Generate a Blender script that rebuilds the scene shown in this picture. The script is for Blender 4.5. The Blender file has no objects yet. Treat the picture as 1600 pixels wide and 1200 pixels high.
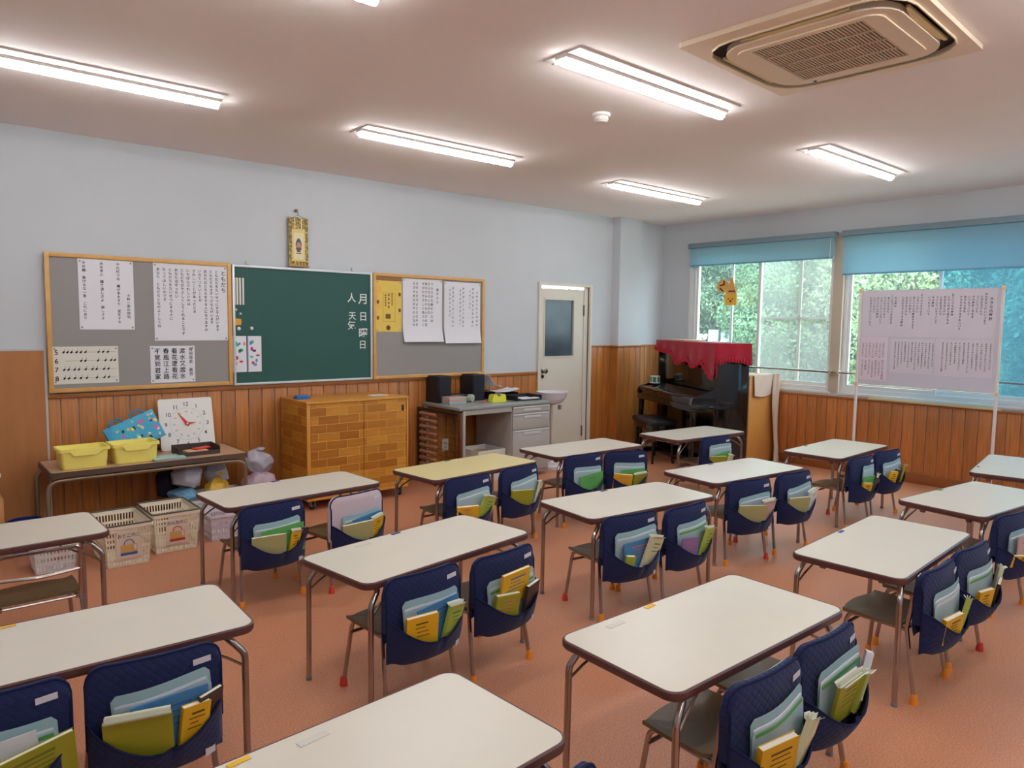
import bpy, bmesh, math, random
from mathutils import Matrix, Vector
PI = math.pi
rnd = random.Random(11)
scene = bpy.context.scene
COL = scene.collection

# ------------------------------------------------------------------ camera, world, exposure
YAW, PITCH, ROLL, FPX = 0.71084, 0.08547, 0.01305, 1127.96
cy_, sy_, cp_, sp_ = math.cos(YAW), math.sin(YAW), math.cos(PITCH), math.sin(PITCH)
fw = Vector((sy_*cp_, cy_*cp_, -sp_)); rt = Vector((cy_, -sy_, 0)); up = rt.cross(fw)
r2 = rt*math.cos(ROLL) + up*math.sin(ROLL); u2 = up*math.cos(ROLL) - rt*math.sin(ROLL)
cam = bpy.data.cameras.new('camera'); cam.sensor_width = 36.0; cam.lens = 36.0*FPX/1600.0
cam.clip_start = 0.05; cam.clip_end = 200
co = bpy.data.objects.new('camera', cam); COL.objects.link(co)
co.matrix_world = Matrix(((r2.x, u2.x, -fw.x, 0), (r2.y, u2.y, -fw.y, 0), (r2.z, u2.z, -fw.z, 1.4603), (0, 0, 0, 1)))
scene.camera = co

w = bpy.data.worlds.new('world'); scene.world = w; w.use_nodes = True
nt = w.node_tree; bg = nt.nodes['Background']
sky = nt.nodes.new('ShaderNodeTexSky'); sky.sky_type = 'NISHITA'; sky.sun_disc = False
sky.sun_elevation = math.radians(48); sky.sun_rotation = math.radians(200); sky.air_density = 1.0; sky.dust_density = 5.0
mixc = nt.nodes.new('ShaderNodeMix'); mixc.data_type = 'RGBA'; mixc.inputs[0].default_value = 0.65
nt.links.new(sky.outputs[0], mixc.inputs[6]); mixc.inputs[7].default_value = (5.6, 6.4, 7.2, 1)
nt.links.new(mixc.outputs[2], bg.inputs[0]); bg.inputs[1].default_value = 1.0
scene.view_settings.view_transform = 'Standard'; scene.view_settings.look = 'None'
scene.view_settings.exposure = 0.69; scene.view_settings.gamma = 1.0; scene.view_settings.use_curve_mapping = False
LED = 24.0

# room dimensions
YW, XW, ZC, XL, YB = 5.60, 7.25, 2.66, -1.25, -1.9

# ------------------------------------------------------------------ materials
def lin(c):
    return tuple(((v/255)/12.92 if v/255 <= .04045 else (((v/255)+.055)/1.055)**2.4) for v in c) + (1,)
MC = {}
def mat(name, rgb, rough=.5, metal=0, spec=.5, noise=0, nscale=20, bump=0, bscale=200, trans=0, stretch=None, coat=0, alpha=1):
    if name in MC: return MC[name]
    m = bpy.data.materials.new(name); m.use_nodes = True; MC[name] = m
    t = m.node_tree; b = t.nodes['Principled BSDF']; c = lin(rgb)
    b.inputs['Base Color'].default_value = c; b.inputs['Roughness'].default_value = rough
    b.inputs['Metallic'].default_value = metal; b.inputs['Specular IOR Level'].default_value = spec
    b.inputs['Coat Weight'].default_value = coat; b.inputs['Alpha'].default_value = alpha
    if noise or bump:
        tc = t.nodes.new('ShaderNodeTexCoord'); mp = t.nodes.new('ShaderNodeMapping')
        if stretch: mp.inputs['Scale'].default_value = stretch
        t.links.new(tc.outputs['Object'], mp.inputs[0])
    if noise:
        n = t.nodes.new('ShaderNodeTexNoise'); n.inputs['Scale'].default_value = nscale; n.inputs['Detail'].default_value = 6
        t.links.new(mp.outputs[0], n.inputs[0])
        r = t.nodes.new('ShaderNodeMapRange'); r.inputs[1].default_value = .3; r.inputs[2].default_value = .7
        r.inputs[3].default_value = 1-noise; r.inputs[4].default_value = 1+noise
        t.links.new(n.outputs[0], r.inputs[0])
        v = t.nodes.new('ShaderNodeVectorMath'); v.operation = 'SCALE'; v.inputs[0].default_value = c[:3]
        t.links.new(r.outputs[0], v.inputs[3]); t.links.new(v.outputs[0], b.inputs['Base Color'])
    if bump:
        n2 = t.nodes.new('ShaderNodeTexNoise'); n2.inputs['Scale'].default_value = bscale
        t.links.new(mp.outputs[0], n2.inputs[0])
        bp = t.nodes.new('ShaderNodeBump'); bp.inputs['Strength'].default_value = bump; bp.inputs['Distance'].default_value = .002
        t.links.new(n2.outputs[0], bp.inputs['Height']); t.links.new(bp.outputs[0], b.inputs['Normal'])
    return m

def emit(name, rgb, s):
    m = bpy.data.materials.new(name); m.use_nodes = True; t = m.node_tree; b = t.nodes['Principled BSDF']
    b.inputs['Base Color'].default_value = (.9, .9, .9, 1)
    b.inputs['Emission Color'].default_value = rgb + (1,); b.inputs['Emission Strength'].default_value = s
    return m

def boards(name, rgb, axis, pitch=.105, rough=.38):
    """vertical tongue-and-groove boards: every board its own tone, grain along z"""
    m = bpy.data.materials.new(name); m.use_nodes = True; t = m.node_tree; b = t.nodes['Principled BSDF']; L = t.links
    c = lin(rgb)
    tc = t.nodes.new('ShaderNodeTexCoord'); sp = t.nodes.new('ShaderNodeSeparateXYZ'); L.new(tc.outputs['Object'], sp.inputs[0])
    dv = t.nodes.new('ShaderNodeMath'); dv.operation = 'DIVIDE'; dv.inputs[1].default_value = pitch; L.new(sp.outputs[axis], dv.inputs[0])
    fl = t.nodes.new('ShaderNodeMath'); fl.operation = 'FLOOR'; L.new(dv.outputs[0], fl.inputs[0])
    wn = t.nodes.new('ShaderNodeTexWhiteNoise'); wn.noise_dimensions = '1D'; L.new(fl.outputs[0], wn.inputs['W'])
    mp = t.nodes.new('ShaderNodeMapping'); mp.inputs['Scale'].default_value = (28, 28, 1.6)
    ad = t.nodes.new('ShaderNodeVectorMath'); ad.operation = 'ADD'; L.new(tc.outputs['Object'], ad.inputs[0])
    cb = t.nodes.new('ShaderNodeCombineXYZ'); L.new(wn.outputs['Value'], cb.inputs[2]); L.new(cb.outputs[0], ad.inputs[1])
    L.new(ad.outputs[0], mp.inputs[0])
    n = t.nodes.new('ShaderNodeTexNoise'); n.inputs['Scale'].default_value = 2.2; n.inputs['Detail'].default_value = 8; L.new(mp.outputs[0], n.inputs[0])
    r1 = t.nodes.new('ShaderNodeMapRange'); r1.inputs[1].default_value = .3; r1.inputs[2].default_value = .7; r1.inputs[3].default_value = .78; r1.inputs[4].default_value = 1.2
    L.new(n.outputs[0], r1.inputs[0])
    r2_ = t.nodes.new('ShaderNodeMapRange'); r2_.inputs[3].default_value = .86; r2_.inputs[4].default_value = 1.14; L.new(wn.outputs['Value'], r2_.inputs[0])
    mu = t.nodes.new('ShaderNodeMath'); mu.operation = 'MULTIPLY'; L.new(r1.outputs[0], mu.inputs[0]); L.new(r2_.outputs[0], mu.inputs[1])
    v = t.nodes.new('ShaderNodeVectorMath'); v.operation = 'SCALE'; v.inputs[0].default_value = c[:3]
    L.new(mu.outputs[0], v.inputs[3]); L.new(v.outputs[0], b.inputs['Base Color'])
    b.inputs['Roughness'].default_value = rough
    return m

def brick_wood(name):
    """parquet blocks of the cabinet, drawn in object space on x/z and y/z"""
    m = bpy.data.materials.new(name); m.use_nodes = True; t = m.node_tree; b = t.nodes['Principled BSDF']; L = t.links
    tc = t.nodes.new('ShaderNodeTexCoord'); sp = t.nodes.new('ShaderNodeSeparateXYZ'); L.new(tc.outputs['Object'], sp.inputs[0])
    s = t.nodes.new('ShaderNodeMath'); s.operation = 'ADD'; L.new(sp.outputs[0], s.inputs[0]); L.new(sp.outputs[1], s.inputs[1])
    cb = t.nodes.new('ShaderNodeCombineXYZ'); L.new(s.outputs[0], cb.inputs[0]); L.new(sp.outputs[2], cb.inputs[1])
    br = t.nodes.new('ShaderNodeTexBrick'); L.new(cb.outputs[0], br.inputs[0]); br.inputs['Scale'].default_value = 1
    br.inputs['Brick Width'].default_value = .175; br.inputs['Row Height'].default_value = .066
    br.inputs['Mortar Size'].default_value = .0012; br.inputs['Bias'].default_value = 0.0
    br.offset = .4; br.squash = 1
    br.inputs['Color1'].default_value = lin((205, 142, 52)); br.inputs['Color2'].default_value = lin((166, 100, 28)); br.inputs['Mortar'].default_value = lin((228, 180, 96))
    n = t.nodes.new('ShaderNodeTexNoise'); mp = t.nodes.new('ShaderNodeMapping'); mp.inputs['Scale'].default_value = (3, 3, 50)
    L.new(tc.outputs['Object'], mp.inputs[0]); L.new(mp.outputs[0], n.inputs[0]); n.inputs['Scale'].default_value = 2; n.inputs['Detail'].default_value = 5
    r1 = t.nodes.new('ShaderNodeMapRange'); r1.inputs[1].default_value = .3; r1.inputs[2].default_value = .7; r1.inputs[3].default_value = .88; r1.inputs[4].default_value = 1.1; L.new(n.outputs[0], r1.inputs[0])
    v = t.nodes.new('ShaderNodeVectorMath'); v.operation = 'SCALE'; L.new(br.outputs['Color'], v.inputs[0]); L.new(r1.outputs[0], v.inputs[3])
    L.new(v.outputs[0], b.inputs['Base Color']); b.inputs['Roughness'].default_value = .32
    return m

def floor_mat():
    m = bpy.data.materials.new('terracotta_vinyl'); m.use_nodes = True; t = m.node_tree; b = t.nodes['Principled BSDF']; L = t.links
    tc = t.nodes.new('ShaderNodeTexCoord')
    n = t.nodes.new('ShaderNodeTexNoise'); n.inputs['Scale'].default_value = 170; n.inputs['Detail'].default_value = 3; L.new(tc.outputs['Object'], n.inputs[0])
    n2 = t.nodes.new('ShaderNodeTexNoise'); n2.inputs['Scale'].default_value = 1.3; n2.inputs['Detail'].default_value = 4; L.new(tc.outputs['Object'], n2.inputs[0])
    cr = t.nodes.new('ShaderNodeValToRGB'); e = cr.color_ramp.elements
    e[0].position = .36; e[0].color = lin((182, 116, 84)); e[1].position = .64; e[1].color = lin((208, 148, 114))
    L.new(n.outputs[0], cr.inputs[0])
    r1 = t.nodes.new('ShaderNodeMapRange'); r1.inputs[1].default_value = .3; r1.inputs[2].default_value = .7; r1.inputs[3].default_value = .94; r1.inputs[4].default_value = 1.05; L.new(n2.outputs[0], r1.inputs[0])
    v = t.nodes.new('ShaderNodeVectorMath'); v.operation = 'SCALE'; L.new(cr.outputs[0], v.inputs[0]); L.new(r1.outputs[0], v.inputs[3])
    L.new(v.outputs[0], b.inputs['Base Color'])
    b.inputs['Roughness'].default_value = .42; b.inputs['Specular IOR Level'].default_value = .42
    bp = t.nodes.new('ShaderNodeBump'); bp.inputs['Strength'].default_value = .12; bp.inputs['Distance'].default_value = .001
    L.new(n.outputs[0], bp.inputs['Height']); L.new(bp.outputs[0], b.inputs['Normal'])
    return m

def glassy(name, tint=(1, 1, 1), refl=.06, haze=0.0, hazecol=(.8, .85, .85)):
    m = bpy.data.materials.new(name); m.use_nodes = True; t = m.node_tree; L = t.links
    for nd in list(t.nodes): t.nodes.remove(nd)
    o = t.nodes.new('ShaderNodeOutputMaterial'); tr = t.nodes.new('ShaderNodeBsdfTransparent'); tr.inputs[0].default_value = tint + (1,)
    gl = t.nodes.new('ShaderNodeBsdfGlossy'); gl.inputs['Roughness'].default_value = .03
    mx = t.nodes.new('ShaderNodeMixShader'); mx.inputs[0].default_value = refl
    L.new(tr.outputs[0], mx.inputs[1]); L.new(gl.outputs[0], mx.inputs[2]); out = mx
    if haze:
        df = t.nodes.new('ShaderNodeBsdfTranslucent'); df.inputs[0].default_value = hazecol + (1,)
        d2 = t.nodes.new('ShaderNodeBsdfDiffuse'); d2.inputs[0].default_value = hazecol + (1,)
        m2 = t.nodes.new('ShaderNodeMixShader'); m2.inputs[0].default_value = .5; L.new(df.outputs[0], m2.inputs[1]); L.new(d2.outputs[0], m2.inputs[2])
        m3 = t.nodes.new('ShaderNodeMixShader'); m3.inputs[0].default_value = haze; L.new(out.outputs[0], m3.inputs[1]); L.new(m2.outputs[0], m3.inputs[2]); out = m3
    L.new(out.outputs[0], o.inputs[0])
    return m

def translucent(name, rgb, k=.5):
    m = bpy.data.materials.new(name); m.use_nodes = True; t = m.node_tree; L = t.links
    b = t.nodes['Principled BSDF']; b.inputs['Base Color'].default_value = lin(rgb); b.inputs['Roughness'].default_value = .8
    tl = t.nodes.new('ShaderNodeBsdfTranslucent'); tl.inputs[0].default_value = lin(rgb)
    mx = t.nodes.new('ShaderNodeMixShader'); mx.inputs[0].default_value = k
    L.new(b.outputs[0], mx.inputs[1]); L.new(tl.outputs[0], mx.inputs[2]); L.new(mx.outputs[0], t.nodes['Material Output'].inputs[0])
    return m

def quilt(name, rgb):
    """navy quilted cotton: diamond stitching by bump and fine weave"""
    m = bpy.data.materials.new(name); m.use_nodes = True; t = m.node_tree; b = t.nodes['Principled BSDF']; L = t.links
    c = lin(rgb); tc = t.nodes.new('ShaderNodeTexCoord'); sp = t.nodes.new('ShaderNodeSeparateXYZ'); L.new(tc.outputs['Object'], sp.inputs[0])
    hs = []
    for sgn in ('ADD', 'SUBTRACT'):
        a = t.nodes.new('ShaderNodeMath'); a.operation = sgn; L.new(sp.outputs[0], a.inputs[0]); L.new(sp.outputs[2], a.inputs[1])
        mlt = t.nodes.new('ShaderNodeMath'); mlt.operation = 'MULTIPLY'; mlt.inputs[1].default_value = PI/.026; L.new(a.outputs[0], mlt.inputs[0])
        sn = t.nodes.new('ShaderNodeMath'); sn.operation = 'SINE'; L.new(mlt.outputs[0], sn.inputs[0])
        ab = t.nodes.new('ShaderNodeMath'); ab.operation = 'ABSOLUTE'; L.new(sn.outputs[0], ab.inputs[0])
        pw = t.nodes.new('ShaderNodeMath'); pw.operation = 'POWER'; pw.inputs[1].default_value = .4; L.new(ab.outputs[0], pw.inputs[0]); hs.append(pw)
    mu = t.nodes.new('ShaderNodeMath'); mu.operation = 'MULTIPLY'; L.new(hs[0].outputs[0], mu.inputs[0]); L.new(hs[1].outputs[0], mu.inputs[1])
    bp = t.nodes.new('ShaderNodeBump'); bp.inputs['Strength'].default_value = .55; bp.inputs['Distance'].default_value = .003
    L.new(mu.outputs[0], bp.inputs['Height']); L.new(bp.outputs[0], b.inputs['Normal'])
    n = t.nodes.new('ShaderNodeTexNoise'); n.inputs['Scale'].default_value = 260; L.new(tc.outputs['Object'], n.inputs[0])
    r1 = t.nodes.new('ShaderNodeMapRange'); r1.inputs[3].default_value = .8; r1.inputs[4].default_value = 1.2; L.new(n.outputs[0], r1.inputs[0])
    v = t.nodes.new('ShaderNodeVectorMath'); v.operation = 'SCALE'; v.inputs[0].default_value = c[:3]; L.new(r1.outputs[0], v.inputs[3]); L.new(v.outputs[0], b.inputs['Base Color'])
    b.inputs['Roughness'].default_value = .85; b.inputs['Sheen Weight'].default_value = .12; b.inputs['Specular IOR Level'].default_value = .2
    return m

# ------------------------------------------------------------------ mesh builder
I4 = Matrix.Identity(4)
def T(x, y, z): return Matrix.Translation((x, y, z))
def RX(a): return Matrix.Rotation(a, 4, 'X')
def RY(a): return Matrix.Rotation(a, 4, 'Y')
def RZ(a): return Matrix.Rotation(a, 4, 'Z')
def fillet(pts, r, n=5):
    P = [Vector(p) for p in pts]; out = [P[0]]
    for i in range(1, len(P)-1):
        a = (P[i-1]-P[i]); b = (P[i+1]-P[i]); rr = r[i-1] if isinstance(r, (list, tuple)) else r
        la, lb = a.length, b.length; a.normalize(); b.normalize(); ang = a.angle(b)
        d = min(rr/math.tan(ang/2), la*.49, lb*.49)
        p0, p2 = P[i]+a*d, P[i]+b*d
        for k in range(n+1):
            s = k/n; out.append(p0*(1-s)**2 + P[i]*2*s*(1-s) + p2*s*s)
    out.append(P[-1]); return out
def rrect(wd, ht, r, n=5):
    o = []
    for cx, cy, a0 in ((wd/2-r, ht/2-r, 0), (-wd/2+r, ht/2-r, PI/2), (-wd/2+r, -ht/2+r, PI), (wd/2-r, -ht/2+r, 1.5*PI)):
        for k in range(n+1):
            a = a0+PI/2*k/n; o.append((cx+r*math.cos(a), cy+r*math.sin(a)))
    return o
class M:
    def __init__(s, X=I4): s.bm = bmesh.new(); s.mi = 0; s.X = X; s.n = 0
    def _end(s):
        s.bm.faces.ensure_lookup_table()
        for f in s.bm.faces[s.n:]: f.material_index = s.mi
        s.n = len(s.bm.faces); return s
    def box(s, c, d, rot=I4, bev=0, seg=2):
        X = s.X @ T(*c) @ rot @ Matrix.Diagonal((d[0], d[1], d[2], 1))
        if not bev:
            bmesh.ops.create_cube(s.bm, size=1, matrix=X); return s._end()
        b = bmesh.new(); bmesh.ops.create_cube(b, size=1, matrix=Matrix.Diagonal((d[0], d[1], d[2], 1)))
        bmesh.ops.bevel(b, geom=b.edges[:], offset=bev, segments=seg, affect='EDGES', profile=.5)
        s._merge(b, s.X @ T(*c) @ rot); b.free(); return s._end()
    def bb(s, x0, x1, y0, y1, z0, z1, bev=0): return s.box(((x0+x1)/2, (y0+y1)/2, (z0+z1)/2), (x1-x0, y1-y0, z1-z0), bev=bev)
    def _merge(s, b, X):
        mp = {}
        for v in b.verts: mp[v] = s.bm.verts.new(X @ v.co)
        for f in b.faces:
            try: s.bm.faces.new([mp[v] for v in f.verts])
            except ValueError: pass
    def raw(s, vs, fs, X=I4):
        XX = s.X @ X; v = [s.bm.verts.new(XX @ Vector(p)) for p in vs]
        for f in fs:
            try: s.bm.faces.new([v[i] for i in f])
            except ValueError: pass
        return s._end()
    def tube(s, pts, r, seg=8, closed=False, cap=True):
        P = [Vector(p) for p in pts]; n = len(P); rings = []
        t0 = (P[1]-P[0]).normalized(); ref = Vector((0, 0, 1)) if abs(t0.z) < .9 else Vector((1, 0, 0))
        nv = (ref - t0*ref.dot(t0)).normalized()
        for i in range(n):
            if closed: tg = (P[(i+1) % n]-P[i-1]).normalized()
            else: tg = (P[min(i+1, n-1)]-P[max(i-1, 0)]).normalized()
            nv = (nv - tg*nv.dot(tg)).normalized(); bv = tg.cross(nv)
            rr = r[i] if isinstance(r, (list, tuple)) else r
            rings.append([s.bm.verts.new(s.X @ (P[i] + (nv*math.cos(2*PI*k/seg) + bv*math.sin(2*PI*k/seg))*rr)) for k in range(seg)])
        for i in range(n if closed else n-1):
            a, b = rings[i], rings[(i+1) % n]
            for k in range(seg): s.bm.faces.new((a[k], a[(k+1) % seg], b[(k+1) % seg], b[k]))
        if cap and not closed: s.bm.faces.new(rings[0][::-1]); s.bm.faces.new(rings[-1])
        return s._end()
    def lathe(s, prof, seg=24, X=I4, sx=1, sy=1):
        XX = s.X @ X; rings = []
        for r, z in prof: rings.append([s.bm.verts.new(XX @ Vector((sx*r*math.cos(2*PI*k/seg), sy*r*math.sin(2*PI*k/seg), z))) for k in range(seg)])
        for a, b in zip(rings, rings[1:]):
            for k in range(seg): s.bm.faces.new((a[k], a[(k+1) % seg], b[(k+1) % seg], b[k]))
        if prof[0][0] > 1e-6: s.bm.faces.new(rings[0][::-1])
        if prof[-1][0] > 1e-6: s.bm.faces.new(rings[-1])
        return s._end()
    def cyl(s, c, r, h, seg=20, rot=I4): return s.lathe([(r, -h/2), (r, h/2)], seg, T(*c) @ rot)
    def prism(s, o, z0, z1, X=I4):
        XX = s.X @ X; a = [s.bm.verts.new(XX @ Vector((x, y, z0))) for x, y in o]; b = [s.bm.verts.new(XX @ Vector((x, y, z1))) for x, y in o]; n = len(o)
        s.bm.faces.new(a[::-1]); s.bm.faces.new(b)
        for k in range(n): s.bm.faces.new((a[k], a[(k+1) % n], b[(k+1) % n], b[k]))
        return s._end()
    def ring(s, o, i, z0, z1, X=I4):
        """band between two outlines of equal count"""
        XX = s.X @ X; n = len(o); V = [[s.bm.verts.new(XX @ Vector((x, y, z))) for x, y in q] for q, z in ((o, z0), (i, z0), (i, z1), (o, z1))]
        for j in range(4):
            a, b = V[j], V[(j+1) % 4]
            for k in range(n): s.bm.faces.new((a[k], a[(k+1) % n], b[(k+1) % n], b[k]))
        return s._end()
    def shell(s, fa, fb, nu, nv):
        """two-sided sheet: fa and fb are functions of (u,v) in 0..1"""
        G = [[[s.bm.verts.new(s.X @ Vector(f(i/nu, j/nv))) for j in range(nv+1)] for i in range(nu+1)] for f in (fa, fb)]
        for g, fl in ((G[0], 0), (G[1], 1)):
            for i in range(nu):
                for j in range(nv):
                    q = (g[i][j], g[i+1][j], g[i+1][j+1], g[i][j+1]); s.bm.faces.new(q[::-1] if fl else q)
        A, B = G
        for i in range(nu):
            s.bm.faces.new((A[i][0], B[i][0], B[i+1][0], A[i+1][0])); s.bm.faces.new((A[i][nv], A[i+1][nv], B[i+1][nv], B[i][nv]))
        for j in range(nv):
            s.bm.faces.new((A[0][j], A[0][j+1], B[0][j+1], B[0][j])); s.bm.faces.new((A[nu][j], B[nu][j], B[nu][j+1], A[nu][j+1]))
        return s._end()
    def build(s, name, m, parent=None, smooth=True, recalc=True):
        if recalc: bmesh.ops.recalc_face_normals(s.bm, faces=s.bm.faces[:])
        me = bpy.data.meshes.new(name); s.bm.to_mesh(me); s.bm.free()
        for x in (m if isinstance(m, (list, tuple)) else [m]): me.materials.append(x)
        if smooth and len(me.polygons):
            me.polygons.foreach_set('use_smooth', [True]*len(me.polygons)); me.set_sharp_from_angle(angle=math.radians(38))
        o = bpy.data.objects.new(name, me); COL.objects.link(o)
        if parent: o.parent = parent
        return o

def tag(o, label, cat, group=None):
    o['label'] = label; o['category'] = cat
    if group: o['group'] = group
    return o
def thing(name, loc, rz, label, cat, group=None):
    o = bpy.data.objects.new(name, None); o.empty_display_size = .1; COL.objects.link(o)
    o.location = loc; o.rotation_euler = (0, 0, rz); return tag(o, label, cat, group)
def struct(o): o['kind'] = 'structure'; return o
def dup(root, loc, rz):
    r = root.copy(); COL.objects.link(r); r.location = loc; r.rotation_euler = (0, 0, rz)
    for ch in list(root.children):
        c = ch.copy(); COL.objects.link(c); c.parent = r
        for g in list(ch.children):
            d = g.copy(); COL.objects.link(d); d.parent = c
    return r

# ------------------------------------------------------------------ writing (glyph outlines of the built-in font)
GL = {}
def glyph(ch):
    if ch in GL: return GL[ch]
    c = bpy.data.curves.new('g', 'FONT'); c.body = ch; c.resolution_u = 3; c.offset = .010; c.align_x = 'CENTER'
    o = bpy.data.objects.new('g', c); COL.objects.link(o)
    dg = bpy.context.evaluated_depsgraph_get(); me = bpy.data.meshes.new_from_object(o.evaluated_get(dg))
    vs = [v.co.copy() for v in me.vertices]; fs = [tuple(p.vertices) for p in me.polygons]
    if vs:
        ys = [v.y for v in vs]; xs = [v.x for v in vs]
        full = ord(ch) > 0x2000
        oy = .32 if full else (min(ys)+max(ys))/2
        vs = [Vector((v.x-(min(xs)+max(xs))/2*(0 if full else 1), v.y-oy, 0)) for v in vs]
    bpy.data.objects.remove(o); bpy.data.curves.remove(c); bpy.data.meshes.remove(me)
    GL[ch] = (vs, fs); return GL[ch]
def put(m, ch, X, size, rot=0, bold=0):
    vs, fs = glyph(ch)
    if not vs: return
    m.raw([(v.x*size, v.y*size, 0) for v in vs], fs, X @ RZ(rot))
FRONT = Matrix(((1, 0, 0, 0), (0, 0, -1, 0), (0, 1, 0, 0), (0, 0, 0, 1)))      # sheet x->X, y->Z, normal -> -Y
SIDE = Matrix(((0, 0, -1, 0), (-1, 0, 0, 0), (0, 1, 0, 0), (0, 0, 0, 1)))       # sheet x->-Y, y->Z, normal -> -X
def columns(m, base, cols, size, pitch=1.0):
    """cols: (x, ytop, text) written downwards"""
    for x, y, s in cols:
        for k, ch in enumerate(s):
            if ch in '　 ': continue
            put(m, ch, base @ T(x, y-(k+.5)*size*pitch, 0), size*.92, rot=(-PI/2 if ch in 'ー' else 0))

# ------------------------------------------------------------------ common materials
chrome = mat('chrome_tube', (172, 164, 162), rough=.22, metal=1, noise=.12, nscale=9)
laminate = mat('cream_laminate', (213, 208, 194), rough=.3, spec=.45, noise=.02, nscale=6)
laminate_y = mat('yellow_cream_laminate', (220, 205, 146), rough=.3, spec=.45, noise=.02, nscale=6)
brown_edge = mat('brown_vinyl_edge', (94, 58, 56), rough=.35)
dark_bracket = mat('grey_bracket', (128, 112, 104), rough=.5, metal=.3)
seat_m = mat('olive_brown_seat', (112, 94, 66), rough=.38, noise=.10, nscale=5)
cap_o = mat('orange_rubber', (236, 142, 32), rough=.5); cap_r = mat('red_rubber', (214, 60, 48), rough=.5)
paper = mat('white_paper', (226, 226, 232), rough=.8, spec=.2)
ink = mat('black_ink', (40, 38, 46), rough=.7, spec=.1)
white_p = mat('white_plastic', (232, 230, 224), rough=.4)
white_paint = mat('white_aluminium', (226, 224, 220), rough=.4)
tan_paint = mat('beige_metal', (196, 180, 160), rough=.5)
navy = quilt('navy_quilt', (34, 42, 84)); navy_trim = mat('navy_binding', (24, 34, 72), rough=.8, spec=.2)
pinkish = mat('pinkish_cotton', (206, 190, 198), rough=.9, spec=.1, bump=.3)
black_lac = mat('black_lacquer', (18, 16, 16), rough=.10, spec=.45, coat=.25)
dark_brown = mat('dark_brown_wood', (58, 34, 22), rough=.3, noise=.2, nscale=8, stretch=(1, 1, 8))
grey_steel = mat('grey_enamel_steel', (146, 142, 138), rough=.4, spec=.5)
black_pl = mat('black_plastic', (26, 26, 32), rough=.5)

# ================================================================== SETTING
m = M(); m.bb(XL-.1, XW+.1, YB-.1, YW+.1, -.1, 0); struct(m.build('floor', floor_mat(), smooth=False))
m = M(); m.bb(XL-.1, XW+.1, YB-.1, YW+.1, ZC, ZC+.1)
struct(m.build('ceiling', mat('ceiling_paint', (246, 238, 234), rough=.9, bump=.25, bscale=120, noise=.012, nscale=90), smooth=False))
wallpaint = mat('pale_blue_wall_paint', (198, 202, 206), rough=.75, spec=.3, noise=.015, nscale=3)
# front wall with the door opening
DX0, DX1, DZ = 5.19, 5.94, 1.855
m = M(); m.bb(XL-.1, DX0, YW, YW+.12, 0, ZC); m.bb(DX1, XW+.12, YW, YW+.12, 0, ZC); m.bb(DX0, DX1, YW, YW+.12, DZ, ZC)
struct(m.build('wall_front', wallpaint, smooth=False))
m = M(); m.bb(XL-.12, XL, YB-.1, YW+.12, 0, ZC); struct(m.build('wall_left', wallpaint, smooth=False))
m = M(); m.bb(XL-.12, XW+.12, YB-.12, YB, 0, ZC); struct(m.build('wall_back', wallpaint, smooth=False))
# window wall
WINS = [(3.46, 5.17), (1.64, 3.36), (-.16, 1.56), (-1.8, -.25)]; WZ0, WZ1 = .80, 2.39
m = M(); TW = .16
m.bb(XW, XW+TW, YB-.12, YW+.12, 0, WZ0); m.bb(XW, XW+TW, YB-.12, YW+.12, WZ1, ZC)
m.bb(XW, XW+TW, 5.17, YW+.12, WZ0, WZ1); m.bb(XW, XW+TW, YB-.12, -1.8, WZ0, WZ1)
struct(m.build('wall_right', wallpaint, smooth=False))
m = M()
for (a, b) in zip(WINS, WINS[1:]): m.bb(XW-.012, XW+TW, b[1], a[0], WZ0, WZ1)
struct(m.build('trim_1', tan_paint, smooth=False)).name = 'trim_1'
# corner column
m = M(); m.bb(6.31, 6.70, 5.48, YW, 0, ZC); struct(m.build('wall_column', wallpaint, smooth=False))

woodF = boards('wainscot_boards_front', (178, 112, 52), 0); woodR = boards('wainscot_boards_right', (186, 114, 58), 1)
capm = mat('wainscot_cap_wood', (172, 106, 50), rough=.35, noise=.12, nscale=4, stretch=(2, 2, 12))
def wains(x0, x1, y, z1, axis=0, pitch=.105, t=.012, mm=None, name='wall_wainscot_front'):
    m = M(); k = math.floor(x0/pitch); 
    while k*pitch < x1:
        a, b = max(x0, k*pitch+.0025), min(x1, (k+1)*pitch-.0025)
        if b-a > .004:
            if axis == 0: m.bb(a, b, y-t, y-.0005, 0, z1, bev=.0018)
            else: m.bb(y-t, y-.0005, a, b, 0, z1, bev=.0018)
        k += 1
    return struct(m.build(name, mm))
wains(.765, 5.16, YW, .915, 0, mm=woodF, name='wall_wainscot_front')
wains(5.975, 6.31, YW, 1.19, 0, mm=woodF, name='wall_wainscot_door')
wains(6.70, 7.235, YW, 1.19, 0, mm=woodF, name='wall_wainscot_corner')
m = M()
for k in range(4): m.bb(6.297+k*.104, 6.297+(k+1)*.104-.003, 5.468, 5.4795, 0, 1.19, bev=.0018)
m.bb(6.298, 6.3095, 5.4795, 5.588, 0, 1.19)
struct(m.build('wall_wainscot_column', woodF))
wains(YB, YW-.013, XW, .745, 1, mm=woodR, name='wall_wainscot_right')
m = M(); m.bb(XL, .755, YW-.022, YW-.0005, 0, 1.235); struct(m.build('wall_panel_left', mat('plain_brown_panel', (176, 116, 66), rough=.55, noise=.08, nscale=5, stretch=(4, 4, .6)), smooth=False))
m = M(); m.bb(.755, .768, YW-.024, YW-.0005, 0, 1.247); m.bb(XL, .755, YW-.024, YW-.0005, 1.235, 1.247); struct(m.build('trim_2', mat('grey_white_trim', (190, 186, 186), rough=.5), smooth=False))
m = M()
m.bb(.768, 5.16, YW-.026, YW-.0005, .915, .945, bev=.004)
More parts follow.
